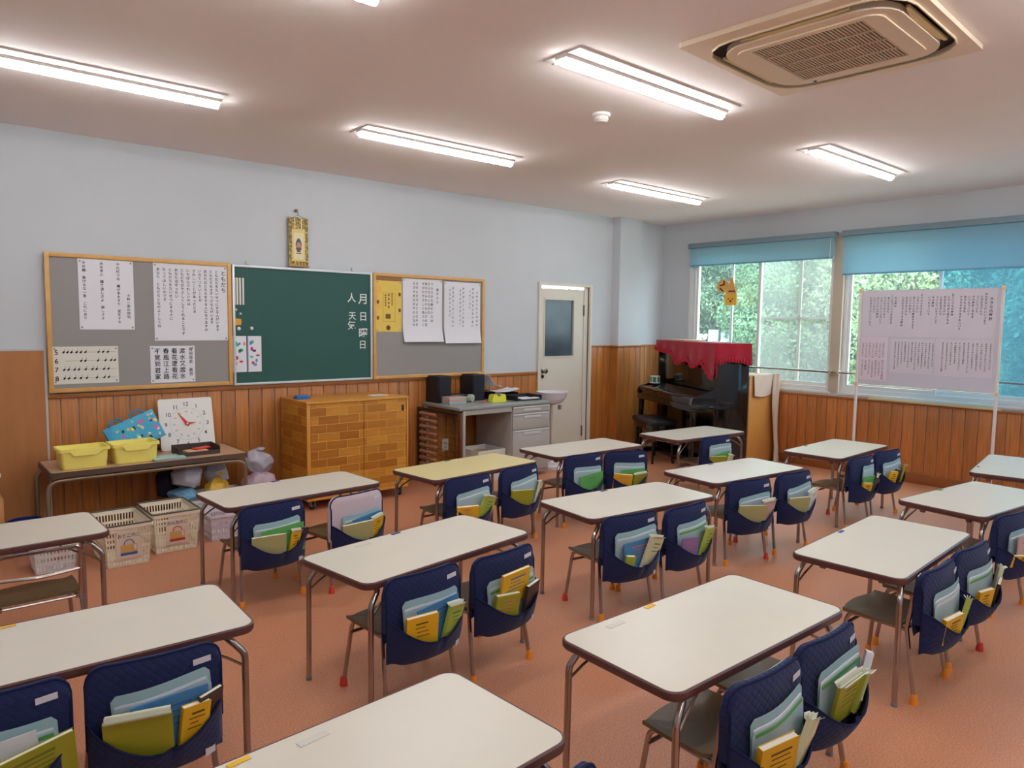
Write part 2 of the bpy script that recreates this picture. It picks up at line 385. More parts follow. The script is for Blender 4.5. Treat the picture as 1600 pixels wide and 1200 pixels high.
m.bb(5.975, 6.285, YW-.022, YW-.0005, 1.19, 1.21, bev=.003); m.bb(6.71, 7.235, YW-.022, YW-.0005, 1.19, 1.21, bev=.003)
m.bb(6.286, 6.722, 5.458, 5.4795, 1.19, 1.21, bev=.003); m.bb(6.286, 6.3095, 5.4795, 5.598, 1.19, 1.21, bev=.003)
struct(m.build('trim_3', capm))
m = M(); m.bb(XW-.022, XW-.0005, YB, YW-.03, .735, .757, bev=.003); struct(m.build('trim_4', capm))
bbm = mat('baseboard_wood', (146, 84, 38), rough=.4, noise=.1, nscale=4, stretch=(8, 1, 8))
m = M(); m.bb(.77, 5.155, YW-.02, YW-.0125, 0, .085, bev=.002); struct(m.build('baseboard_front', bbm))
m = M(); m.bb(XW-.022, XW-.0125, YB, YW-.03, 0, .095, bev=.002); struct(m.build('baseboard_right', bbm))

# ------------------------------------------------------------------ windows
glass_c = glassy('clear_glass', (.86, .93, .92), .06, haze=.05)
glass_h = glassy('screened_glass', (.82, .86, .84), .04, haze=.22, hazecol=(.72, .76, .74))
glass_b = glassy('blue_filmed_glass', (.42, .68, .76), .05, haze=.20, hazecol=(.36, .56, .64))
def window(i, y0, y1, gl, gr, bars):
    """y1 is the left side seen from the room"""
    root = struct(bpy.data.objects.new('window_%d' % i, None)); COL.objects.link(root)
    root.location = (XW+.08, (y0+y1)/2, 0); hw = (y1-y0)/2; mid = 0
    f = M(); t = .035
    f.bb(-.05, .05, -hw+.001, -hw+t, WZ0+.001, WZ1-.001); f.bb(-.05, .05, hw-t, hw-.001, WZ0+.001, WZ1-.001)
    f.bb(-.05, .05, -hw+t, hw-t, WZ0+.001, WZ0+.04); f.bb(-.05, .05, -hw+t, hw-t, WZ1-.04, WZ1-.001)
    f.build('window_frame', white_paint, root)
    for side, (a, b, x, g) in enumerate(((mid-.02, hw-t, -.022, gl), (-hw+t, mid+.02, .012, gr))):
        s = M(); st = .03
        for q in (a, b-st): s.bb(x-.014, x+.014, q, q+st, WZ0+.04, WZ1-.04)
        for q in (WZ0+.04, WZ1-.075): s.bb(x-.014, x+.014, a+st, b-st, q, q+.035)
        so = s.build('sash', white_paint, root)
        p = M(); p.bb(x-.002, x+.002, a+st, b-st, WZ0+.075, WZ1-.075); p.build('pane', g, so, smooth=False)
    if bars:
        s = M(); s.bb(.04, .06, .37, .40, WZ0+.03, WZ1-.03); s.build('glazing_bar', white_paint, root)
        s = M(); s.bb(.04, .06, -.455, -.425, WZ0+.03, WZ1-.03); s.bb(.04, .06, -hw+t, 0, 1.53, 1.555); s.build('screen_frame', tan_paint, root)
    s = M(); s.bb(-.088, .0, -hw-.02, hw+.02, WZ0-.028, WZ0-.001, bev=.003); s.build('window_sill', white_paint, root)
window(1, *WINS[0], glass_c, glass_h, True)
window(2, *WINS[1], glass_c, glass_b, False)
window(3, *WINS[2], glass_b, glass_b, False)  # out of view, added for the daylight it lets in
window(4, *WINS[3], glass_b, glass_b, False)
m = M(); m.bb(XW-.004, XW+.01, 5.17, 5.20, WZ0-.02, WZ1+.005); struct(m.build('trim_5', white_paint, smooth=False))
m = M(); m.bb(XW-.036, XW-.0225, 1.93, 3.05, .752, .772, bev=.002); struct(m.build('trim_6', mat('yellowed_rail', (222, 200, 146), rough=.5)))

# safety bars inside the windows
def rail(y0, y1, lab):
    t = thing('window_rail', (XW-.055, (y0+y1)/2, 1.0), 0, lab, 'rail', 'metal bars across the windows')
    a = M(); h = (y1-y0)/2; a.tube([(0, -h, 0), (0, h, 0)], .011, 10); a.build('bar', chrome, t)
    for q in (-h+.03, h-.03):
        b = M(); b.bb(-.012, .052, q-.012, q+.012, -.02, .02, bev=.003); b.build('bracket', tan_paint, t)
rail(3.40, 5.2, 'metal safety bar across the window behind the piano')
rail(1.58, 3.38, 'metal safety bar across the window behind the poster stand')

# roller blinds
blind_m = translucent('pale_blue_blind', (172, 204, 214), .55); blind_h = mat('blue_grey_headbox', (120, 142, 152), rough=.6)
def blind(y0, y1, zb, lab):
    t = thing('roller_blind', (XW-.075, (y0+y1)/2, zb), 0, lab, 'blind', 'pale blue roller blinds'); h = (y1-y0)/2
    a = M(); a.bb(-.035, .06, -h-.012, h+.012, 2.345-zb, 2.40-zb, bev=.004); a.build('head_box', blind_h, t)
    a = M(); a.bb(-.001, .001, -h, h, .012, 2.345-zb); a.build('blind_fabric', blind_m, t, smooth=False)
    a = M(); a.bb(-.006, .006, -h, h, 0, .016, bev=.003); a.build('bottom_rail', mat('blue_rail', (112, 160, 184), rough=.6), t)
    a = M(); a.tube([(-.02, -h+.03, 2.34-zb), (-.02, -h+.03, -.85)], .0018, 5); a.build('pull_cord', white_p, t)
blind(3.44, 5.15, 2.135, 'short pale blue roller blind on the left window above the piano')
blind(1.62, 3.345, 1.965, 'longer pale blue roller blind above the poster stand')
blind(-.14, 1.54, 1.965, 'pale blue roller blind by the right edge of the picture')

# wooden ornament hanging in the window
t = thing('window_ornament', (7.13, 4.60, 1.68), 0, 'yellow plywood cut-out with black bands hanging in the window behind the piano', 'ornament')
deco = mat('yellow_plywood', (222, 170, 92), rough=.6, noise=.08)
a = M(T(0, 0, 0) @ SIDE @ I4); a.prism(rrect(.15, .13, .015), 0, .012, T(.045, .065, 0)); a.build('body_panel', mat('yellow_board', (236, 186, 70), rough=.6), t)
a = M(); a.tube([(-.004, -.03, .30), (-.004, -.03, .66)], .0012, 5); a.build('hanging_thread', white_p, t)
a = M(SIDE); a.lathe([(.075, 0), (.075, .010)], 28, T(-.06, .215, .001)); a.build('round_panel', deco, t)
a = M(SIDE); a.prism([(-.02, .13), (.115, .13), (.06, .30), (.035, .305)], .002, .012, I4); a.build('cone_panel', deco, t)
a = M(SIDE)
for x, y, w_, h_, r_ in ((-.07, .225, .06, .014, .2), (-.045, .25, .014, .05, .1), (-.075, .175, .06, .014, -.7), (.06, .155, .09, .012, 0), (.02, .07, .02, .01, 0), (.07, .07, .02, .01, 0), (.045, .045, .02, .02, 0)):
    a.box((x, y, .0135), (w_, h_, .002), RZ(r_))
a.build('painted_band', ink, t)

# ------------------------------------------------------------------ door
door_paint = mat('cream_door_paint', (218, 212, 198), rough=.45, noise=.01)
root = struct(bpy.data.objects.new('door_1', None)); COL.objects.link(root); root.location = (0, YW, 0)
a = M(); a.bb(DX0-.03, DX0, -.028, .08, .001, DZ+.03); a.bb(DX1, DX1+.03, -.028, .08, .001, DZ+.03); a.bb(DX0, DX1, -.028, .08, DZ, DZ+.03); a.build('door_frame', door_paint, root)
a = M(); fx0, fx1, z0, z1 = DX0+.004, DX1-.065, .01, DZ-.03; gx0, gx1, gz0, gz1 = 5.285, 5.72, 1.10, 1.705
a.bb(fx0, gx0, .02, .055, z0, z1); a.bb(gx1, fx1, .02, .055, z0, z1); a.bb(gx0, gx1, .02, .055, z0, gz0); a.bb(gx0, gx1, .02, .055, gz1, z1)
leaf = a.build('door_leaf', door_paint, root, smooth=False)
a = M(); a.bb(fx1+.004, DX1-.001, .012, .06, .01, DZ-.002); a.build('door_stile', door_paint, root, smooth=False)
a = M()
for (q0, q1, q2, q3) in ((gx0-.014, gx0, gz0-.014, gz1+.014), (gx1, gx1+.014, gz0-.014, gz1+.014), (gx0, gx1, gz0-.014, gz0), (gx0, gx1, gz1, gz1+.014)): a.bb(q0, q1, .013, .022, q2, q3)
a.build('glazing_bead', door_paint, leaf)
a = M(); a.bb(gx0, gx1, .036, .040, gz0, gz1); a.build('door_pane', mat('dark_frosted_glass', (74, 92, 104), rough=.22, spec=.7, noise=.35, nscale=2.2), leaf, smooth=False)
a = M(); a.lathe([(.026, 0), (.026, .006), (.010, .012), (.009, .035), (.024, .045), (.027, .058), (.016, .07), (0, .071)], 20, T(5.265, .02, .945) @ RX(PI/2)); a.lathe([(.022, 0), (.020, .008), (0, .009)], 16, T(5.262, .02, .885) @ RX(PI/2)); a.build('door_knob', chrome, leaf)
for z in (1.60, .25): a = M(); a.bb(fx1-.006, fx1+.008, .004, .02, z-.06, z+.06, bev=.003); a.build('hinge', mat('dull_steel', (120, 112, 104), rough=.4, metal=.8), root)

# ------------------------------------------------------------------ ceiling fittings
led = emit('lamp_diffuser_glow', (.97, .985, 1.0), LED)
fix = mat('fixture_white', (216, 208, 202), rough=.5)
def light(x, y, lab):
    t = thing('ceiling_light', (x, y, ZC), 0, lab, 'light', 'long white ceiling lights')
    a = M(); L = 1.27; W_ = .115
    o = [(-W_, 0), (-W_, -.007), (-.038, -.009), (-.033, -.023), (.033, -.023), (.038, -.009), (W_, -.007), (W_, 0)]
    a.raw([(-L/2, p, q) for p, q in o]+[(L/2, p, q) for p, q in o], [tuple(range(8)), tuple(range(15, 7, -1))]+[(k, (k+1) % 8, 8+(k+1) % 8, 8+k) for k in range(8)])
    a.build('housing', fix, t, smooth=False)
    a = M(); n = 8; pr = [(.029*math.cos(PI*k/n), -.0225-.032*math.sin(PI*k/n)) for k in range(n+1)]; l2 = .622
    a.raw([(-l2, p, q) for p, q in pr]+[(l2, p, q) for p, q in pr]+[(-l2+.012, 0, -.018), (l2-.012, 0, -.018)], [tuple(range(n+1)), tuple(range(2*n+1, n, -1))]+[(k, k+1, n+2+k, n+1+k) for k in range(n)])
    a.build('diffuser', led, t)
    for s_ in (-1, 1): a = M(); a.box((s_*.60, .075, -.022), (.025, .018, .006), bev=.002); a.build('clip', fix, t)
LI = [(.80, 4.16, 'ceiling light nearest the left edge of the picture, above the low craft table'),
      (2.92, 4.16, 'ceiling light in front of the chalkboard, middle of the far row'),
      (5.33, 4.20, 'ceiling light farthest away, near the corner with the column'),
      (.78, 2.42, 'ceiling light cut off by the top edge of the picture'),
      (2.965, 2.40, 'ceiling light directly left of the air conditioner, beside the smoke detector'),
      (5.39, 2.46, 'ceiling light on the right, nearest the windows'),
      ]
for x, y, l in LI: light(x, y, l)
for x in (.8, 2.96, 5.39):  # unseen lights, added at similar spacing to brighten the near tables
    for y in (.55, -1.1): light(x, y, 'unseen ceiling light added to brighten the near side of the room')
t = thing('smoke_detector', (3.16, 2.915, ZC), 0, 'small round white smoke detector on the ceiling', 'smoke detector')
a = M(); a.lathe([(.052, 0), (.052, -.012), (.045, -.018)], 28); a.build('base', white_p, t)
a = M(); a.lathe([(.040, -.018), (.042, -.034), (.030, -.048), (0, -.05)], 28); a.build('sensor_cover', white_p, t)

# cassette air conditioner
acm = mat('aged_cream_plastic', (240, 220, 192), rough=.45); ac_dark = mat('dark_slot', (34, 30, 28), rough=.7)
t = thing('air_conditioner', (3.10, 1.545, ZC), math.radians(2.5), 'square cream four-way cassette air conditioner on the ceiling', 'air conditioner')
a = M(); R0 = rrect(.93, .90, .015, 4); R1 = rrect(.785, .825, .17, 4); R2 = rrect(.74, .78, .15, 4); a.ring(R0, R1, -.001, -.022); a.mi = 0
a.ring(R1, rrect(.775, .815, .165, 4), -.022, -.030); a.build('outer_panel', acm, t)
a = M(); a.prism(rrect(.78, .82, .16, 6), -.004, -.001); a.build('dark_channel', ac_dark, t)
a = M(); Q = [rrect(.66+.0, .70, .13, 6), rrect(.665, .705, .13, 6), rrect(.60, .64, .12, 6)]; gw, gd = .50, .46; G0 = rrect(gw, gd, .004, 6)
a.ring(rrect(.67, .71, .135, 6), G0, -.006, -.034); a.ring(rrect(.56, .60, .06, 6), G0, -.034, -.040); a.build('inner_panel', acm, t)
a = M()
nsl = 32
for k in range(nsl): a.box((0, -gd/2+gd*(k+.5)/nsl, -.034), (gw, .0075, .006))
for k in range(1, 4): a.box((-gw/2+gw*k/4, 0, -.038), (.008, gd, .006))
a.build('intake_grille', mat('grille_brown', (206, 186, 160), rough=.6), t, smooth=False)
a = M(); a.box((0, 0, -.012), (gw, gd, .006)); a.build('filter', mat('dark_filter', (70, 60, 54), rough=.9), t)
for k in range(4):
    a = M(RZ(k*PI/2)); n = 14; hl = .22; off = (.357 if k % 2 == 0 else .377)
    lo = [(off-.024*(1-(2*i/n-1)**2)-.006, hl*(2*i/n-1)) for i in range(n+1)]; hi = [(off+.006, hl*(2*i/n-1)) for i in range(n+1)]
    a.prism(lo+hi[::-1], -.026, -.016); a.build('air_flap', mat('flap_cream', (228, 206, 150), rough=.5), t)
    a = M(RZ(k*PI/2 + PI/4)); a.box((.40, 0, -.014), (.012, .04, .012)); a.build('corner_clip', grey_steel, t)
a = M(); a.cyl((.30, .20, -.0405), .007, .003, 12); a.build('sensor', ac_dark, t)

# ================================================================== CHALKBOARD WALL
frame_w = mat('light_oak_frame', (214, 162, 90), rough=.4, noise=.07, nscale=5, stretch=(3, 3, 3))
felt = mat('grey_felt', (152, 149, 147), rough=.95, spec=.1, noise=.03, nscale=200)
def board(name, x0, x1, z0, z1, fw_, fm, pm, lab, cat, t_=.022, group=None):
    r = thing(name, ((x0+x1)/2, YW-.0262, z0), 0, lab, cat, group); hx = (x1-x0)/2; h = z1-z0
    a = M(); a.bb(-hx, -hx+fw_, -t_, 0, 0, h, bev=.002); a.bb(hx-fw_, hx, -t_, 0, 0, h, bev=.002); a.bb(-hx+fw_, hx-fw_, -t_, 0, 0, fw_, bev=.002); a.bb(-hx+fw_, hx-fw_, -t_, 0, h-fw_, h, bev=.002); a.build('frame', fm, r)
    a = M(); a.bb(-hx+fw_, hx-fw_, -.010, -.0, fw_, h-fw_); a.build('panel', pm, r, smooth=False); return r
board('notice_board', .775, 1.972, .955, 1.876, .028, frame_w, felt, 'grey felt notice board in an oak frame, left of the chalkboard', 'notice board', group='grey notice boards')
board('notice_board', 3.186, 4.415, .945, 1.872, .028, frame_w, felt, 'grey felt notice board in an oak frame, right of the chalkboard', 'notice board', group='grey notice boards')
cb = board('chalkboard', 1.978, 3.176, .948, 1.868, .018, mat('aluminium_frame', (206, 212, 214), rough=.35, metal=.3), mat('green_slate', (36, 84, 78), rough=.62, noise=.06, nscale=2), 'dark green chalkboard in an aluminium frame with white handwriting', 'chalkboard', .024)
a = M(); XB = -(1.978+3.176)/2; ZB = -.948
for ch, x, z, s in (('月', 3.092, 1.638, .105), ('日', 3.091, 1.489, .09), ('曜', 3.09, 1.345, .10), ('日', 3.085, 1.247, .085), ('人', 2.982, 1.645, .09), ('天', 2.987, 1.493, .08), ('気', 2.981, 1.412, .085)):
    put(a, ch, T(x+XB, -.0112, z+ZB) @ FRONT, s*.92)
a.build('chalk_writing', mat('chalk', (224, 228, 226), rough=.9), cb, smooth=False)
for x in (2.112, 3.008):
    o = M(T(x, YW-.001, 1.885)); o.bb(-.012, .012, -.016, 0, -.01, .02, bev=.003); tag(o.build('wall_hook', mat('clear_hook', (196, 196, 190), rough=.3)), 'small clear wall hook above the %s end of the chalkboard' % ('left' if x < 2.5 else 'right'), 'hook', 'clear hooks above the chalkboard')
YP = YW-.0262-.0105   # face of the felt
def poster(name, x0, x1, z0, z1, pm, lab, cols, size, curl=0, group='sheets pinned to the notice boards', base_y=YP, pins=True, cat='poster', pitch=1.0):
    r = thing(name, ((x0+x1)/2, base_y, z0), 0, lab, cat, group); hx = (x1-x0)/2; h = z1-z0
    def yf(v): return -.0012-curl*max(0, (.30-v)/.30)**2
    a = M(); a.shell(lambda u, v: ((2*u-1)*hx, yf(v)-.0008, v*h), lambda u, v: ((2*u-1)*hx, yf(v), v*h), 4, 12); a.build('sheet', pm, r)
    a = M(); columns(a, T(0, -.0032, 0) @ FRONT, [(x-(x0+x1)/2, z-z0, s) for x, z, s in cols], size, pitch)
    if len(a.bm.faces): a.build('writing', ink, r, smooth=False)
    else: a.bm.free()
    if pins:
        for sx in (-1, 1):
            for zz in ((.015, h-.015) if not curl else (h-.015,)):
                a = M(); a.lathe([(.006, 0), (.005, .004), (0, .006)], 10, T(sx*(hx-.014), -.002, zz) @ RX(PI/2)); a.build('pin', grey_steel, r)
    return r
poster('poem_sheet', .965, 1.30, 1.374, 1.845, paper, 'white sheet with three widely spaced lines of haiku, top left of left notice board', [(1.265, 1.62, '小林一茶の俳句'), (1.205, 1.83, 'やれ打つな　蝿が手をすり　足をする'), (1.105, 1.83, '大の字に　寝て涼しさよ　淋しさよ'), (1.0, 1.83, 'やせ蛙　負けるな一茶　これにあり')], .0245)
L_ = ['ともだちをたいせつにする人がいます', 'ともだちをきずつける人がいます', 'あなたはどちらをする人になりますか', 'いきてつらいことや', 'さみしいことがあったとき', 'いちばんうれしいのは', 'ともだちがやさしくしてくれることです', 'あなたはぜったい', 'ともだちをたいせつにする人に', 'なってほしいのです', 'あなた　ともだちとなかよくしてね']
r = poster('poem_sheet', 1.428, 1.942, 1.295, 1.847, paper, 'large white sheet with a dense vertical poem, top right of left notice board', [(1.865-.0405*i, 1.815, s) for i, s in enumerate(L_)], .0268)
a = M(); columns(a, T(0, -.0034, 0) @ FRONT, [(1.914-1.685, 1.815-1.295, 'ともだち')], .042); a.build('title', ink, r, smooth=False)
r = poster('rhythm_chart', .80, 1.19, 1.010, 1.260, mat('cream_card', (222, 218, 206), rough=.7), 'cream card of numbered drum rhythms, bottom left of left notice board', [], .03)
a = M(T(0, -.0032, 0) @ FRONT)
for i, (n_, row) in enumerate((('5', (0, .022, .045, .075, .10, .127, .205, .232, .262)), ('6', (.10, .125, .20, .245, .28, .302)), ('7', (.0, .025, .06, .085, .125, .165, .19, .235, .262)), ('8', (0, .025, .06, .095, .13, .19, .235, .262)))):
    zz = .212-i*.058; put(a, n_, T(-.172, zz, 0), .045)
    a.box((.03, zz, 0), (.30, .0012, .0004))
    for q in row: a.lathe([(.0075, 0), (.0075, .0005)], 10, T(-.13+q, zz, 0) @ RZ(.9), 1.25, .75); a.box((-.13+q+.006, zz+.012, 0), (.0016, .022, .0004))
a.build('notes', ink, r, smooth=False)
poster('verse_sheet', 1.394, 1.697, .993, 1.257, paper, 'small white sheet of four bold columns of characters, bottom right of left notice board', [(1.61, 1.242, '渡水又渡水'), (1.555, 1.242, '看花還看花'), (1.498, 1.242, '春風江上路'), (1.44, 1.242, '不覚到君家')], .046)
a = M(); columns(a, T(0, -.0036, 0) @ FRONT, [(1.668-1.5455, 1.245-.993, '尋胡隠君　高啓')], .030); a.build('side_writing', mat('grey_ink', (110, 108, 116), rough=.8), bpy.data.objects['verse_sheet'], smooth=False)
r = poster('yellow_poster', 3.217, 3.475, 1.362, 1.808, mat('yellow_paper', (226, 196, 92), rough=.7, noise=.03), 'yellow printed poster, top left of right notice board', [], .02, cat='poster')
a = M(T(0, -.0034, 0) @ FRONT); brn = mat('brown_print', (124, 84, 40), rough=.8)
for x, z0_, z1_, k in ((-.035, .33, .22, 5), (-.003, .34, .20, 4), (.03, .34, .23, 9)):
    for q in range(k): a.box((x, z0_-(z0_-z1_)*(q+.5)/k, 0), (.013, (z0_-z1_)/k*.6, .0004))
for x0_, x1_, z_ in ((-.06, .06, .34), (-.06, .06, .09)): a.box(((x0_+x1_)/2, z_, 0), (x1_-x0_, .0015, .0004))
for x_ in (-.06, .06): a.box((x_, .215, 0), (.0015, .25, .0004))
a.box((-.01, .135, 0), (.05, .04, .0004)); a.lathe([(.022, 0), (.022, .0005)], 20, T(-.008, .035, 0))
for q in range(4): a.box((-.112 if q % 2 else .108, .33-.07*q, 0), (.022, .03, .0004))
a.build('print', brn, r, smooth=False)
a = M(T(0, -.003, 0) @ FRONT)
for z_ in (.37, .24): a.lathe([(.034, 0), (.034, .0004)], 16, T(-.10, z_, 0), .8, 1)
a.build('stamp', mat('faded_red_print', (232, 182, 96), rough=.8), r, smooth=False)
m = M(); m.bb(3.217, 3.475, YP-.003, YP-.0005, 1.809, 1.842); tag(m.build('brown_strip', mat('brown_tape', (150, 104, 58), rough=.6), smooth=False), 'brown strip above the yellow poster on the right notice board', 'strip')
song = ['うららかな春の小川は', 'さらさらとながれ', '岸のすみれやれんげの花に', 'すがたやさしく色うつくしく', 'さけよさけよとささやきながら', 'えびやめだかや小ぶなのむれに']
poster('song_sheet', 3.487, 3.915, 1.27, 1.838, paper, 'white song sheet with curling lower edge, middle of right notice board', [(3.862, 1.765, '春の小川')] + [(3.80-.032*i-(.035 if i > 3 else 0), 1.815, s) for i, s in enumerate(song)], .031, curl=.035, pitch=1.2)
poster('song_sheet', 3.94, 4.366, 1.255, 1.83, paper, 'white song sheet with fainter columns, far right of right notice board', [(4.325, 1.76, 'ふゆのうたとはるのうた'), (4.275, 1.79, 'ゆきがふるふるやまに'), (4.24, 1.77, 'こんこんと'), (4.16, 1.79, 'かぜがふくふくのはらに'), (4.125, 1.77, 'さやさやさやとふく'), (4.04, 1.79, 'はながさくさくにわに'), (4.005, 1.77, 'ひらひらとさく')], .029, curl=.03, pitch=1.35)
# marks faint on the right felt
# magnets, strips and drawings on the chalkboard
YC = YW-.0262-.0102
for k, x in enumerate((1.9965, 2.017, 2.0385, 2.062)):
    o = M(T(x, YC, 1.565)); o.bb(-.0072, .0072, -.005, 0, 0, .205, bev=.0015); tag(o.build('magnet_strip', mat('pale_strip', (222, 216, 208), rough=.5)), 'pale magnet strip on the upper left of the chalkboard, %s of four' % ('first', 'second', 'third', 'fourth')[k], 'magnet strip', 'pale magnet strips on the chalkboard')
def magnet(x, z, r_, mm, lab):
    o = M(T(x, YC, z) @ RX(PI/2)); o.lathe([(r_, 0), (r_, .006), (r_*.7, .011), (0, .012)], 16); tag(o.build('magnet', mm), lab, 'magnet', 'magnets on the chalkboard')
mw = mat('white_magnet', (226, 226, 222), rough=.5)
magnet(2.005, 1.527, .009, mat('cream_magnet', (214, 206, 180), rough=.5), 'small cream magnet under the magnet strips on the chalkboard')
magnet(2.038, 1.498, .009, mw, 'small white magnet above the orange tag on the chalkboard')
magnet(2.024, 1.383, .014, mw, 'white magnet holding the left drawing on the chalkboard')
magnet(2.122, 1.386, .014, mw, 'white magnet holding the right drawing on the chalkboard')
o = M(T(2.02, YC, 1.435)); o.prism([(-.022, -.026), (.02, -.026), (.026, .0), (.022, .024), (-.022, .026)], 0, .004, FRONT); tag(o.build('magnet_tag', mat('orange_card', (222, 160, 60), rough=.6)), 'orange square tag above the drawings on the chalkboard', 'tag')
for i, (x0, x1) in enumerate(((1.974, 2.078), (2.087, 2.195))):
    r = thing('drawing_card', ((x0+x1)/2, YC-.002, 1.05), 0, 'narrow white card of coloured crayon marks, %s of two on the chalkboard' % ('left' if i == 0 else 'right'), 'card', 'drawing cards on the chalkboard')
    hx = (x1-x0)/2; a = M(); a.bb(-hx, hx, -.006, 0, 0, .277, bev=.001); a.build('card', paper, r, smooth=False)
    for j in range(9):
        a = M(); px, pz = rnd.uniform(-.03, .035), rnd.uniform(.05, .25); c_ = rnd.choice(((206, 60, 80), (60, 60, 150), (230, 206, 80), (70, 190, 150), (90, 150, 206), (230, 150, 120)))
        a.lathe([(.013, 0), (.013, .0006)], 9, T(px, -.0062, pz) @ RX(PI/2), rnd.uniform(.6, 1.3), rnd.uniform(.6, 1.3)); a.build('crayon_mark', mat('crayon_%d_%d_%d' % c_, c_, rough=.8), r, smooth=False)
    a = M(); a.box((-hx+.004, -.0063, .14), (.005, .0006, .27)); a.build('margin', mat('lilac_print', (170, 150, 206), rough=.8), r)

# hanging scroll
t = thing('hanging_scroll', (2.515, YW-.03, 1.885), 0, 'small gold brocade hanging scroll with a dark central figure, above the chalkboard', 'scroll')
gold = bpy.data.materials.new('gold_brocade'); gold.use_nodes = True; tt = gold.node_tree
vv = tt.nodes.new('ShaderNodeTexVoronoi'); vv.inputs['Scale'].default_value = 70; tcn = tt.nodes.new('ShaderNodeTexCoord'); tt.links.new(tcn.outputs['Object'], vv.inputs[0])
cr = tt.nodes.new('ShaderNodeValToRGB'); cr.color_ramp.elements[0].color = lin((232, 206, 110)); cr.color_ramp.elements[1].color = lin((116, 88, 24)); cr.color_ramp.elements[1].position = .6
tt.links.new(vv.outputs['Distance'], cr.inputs[0]); tt.links.new(cr.outputs[0], tt.nodes['Principled BSDF'].inputs[0]); tt.nodes['Principled BSDF'].inputs['Roughness'].default_value = .5
a = M(); a.bb(-.082, .082, -.004, 0, .005, .385); a.build('brocade', gold, t, smooth=False)
a = M(); a.bb(-.055, .055, -.006, -.0041, .04, .295); a.build('silk_border', mat('pale_gold_silk', (222, 200, 118), rough=.5), t, smooth=False)
a = M(); a.bb(-.040, .040, -.0075, -.0061, .055, .265); a.build('picture_panel', mat('cream_silk', (226, 216, 176), rough=.6), t, smooth=False)
a = M(); a.prism([(.026*math.cos(x)*(1 if math.sin(x) < 0 else 1-.25*math.sin(x)), .047*math.sin(x)) for x in [2*PI*k/24 for k in range(24)]], 0, .0006, T(0, -.0076, .175) @ FRONT); a.build('halo', mat('slate_blue_print', (90, 94, 112), rough=.8), t, smooth=False)
a = M(T(0, -.0083, 0)); a.prism([(-.02, 0), (.02, 0), (.016, .03), (.006, .04), (-.006, .04), (-.016, .03)], 0, .0005, T(0, 0, .15) @ FRONT); a.build('figure', mat('rose_print', (196, 140, 120), rough=.8), t, smooth=False)
a = M(T(0, -.0085, 0)); a.bb(-.024, .024, 0, .0008, .128, .143); a.bb(-.015, .015, 0, .0008, .112, .128); a.bb(-.022, .022, 0, .0008, .098, .106); a.build('pedestal', mat('brown_grey_print', (112, 84, 78), rough=.8), t, smooth=False)
a = M()
for x in (-.03, .026): a.bb(x-.004, x+.004, -.006, -.0041, .30, .38)
a.build('ribbon', mat('cream_ribbon', (230, 216, 170), rough=.6), t)
a = M(); a.tube([(-.088, -.006, 0), (.088, -.006, 0)], .007, 10); a.build('roller', mat('tan_wood', (180, 130, 84), rough=.5), t)
a = M(); a.tube([(-.04, -.003, .385), (0, -.004, .405), (.04, -.003, .385)], .0015, 5); a.tube([(0, -.004, .405), (-.008, -.01, .43)], .0025, 5); a.build('cord', mat('purple_cord', (92, 60, 70), rough=.7), t)
a = M(); a.box((-.01, .01, .44), (.014, .036, .022), bev=.003); a.build('hook', mat('brown_hook', (140, 80, 70), rough=.5), t)

for x, y, z, l in ((3.975, YW-.012, .284, 'white wall socket behind the bead abacus'), (6.904, YW-.013, .239, 'white wall socket beside the piano')):
    t = thing('wall_socket', (x, y, z), 0, l, 'socket'); a = M(); a.bb(-.035, .035, -.008, 0, -.058, .058, bev=.002); a.build('plate', white_p, t)
    for q in (-.022, .022): a = M(); a.bb(-.014, .014, -.0095, -.007, q-.012, q+.012); a.build('outlet', mat('socket_grey', (190, 188, 182), rough=.5), t)
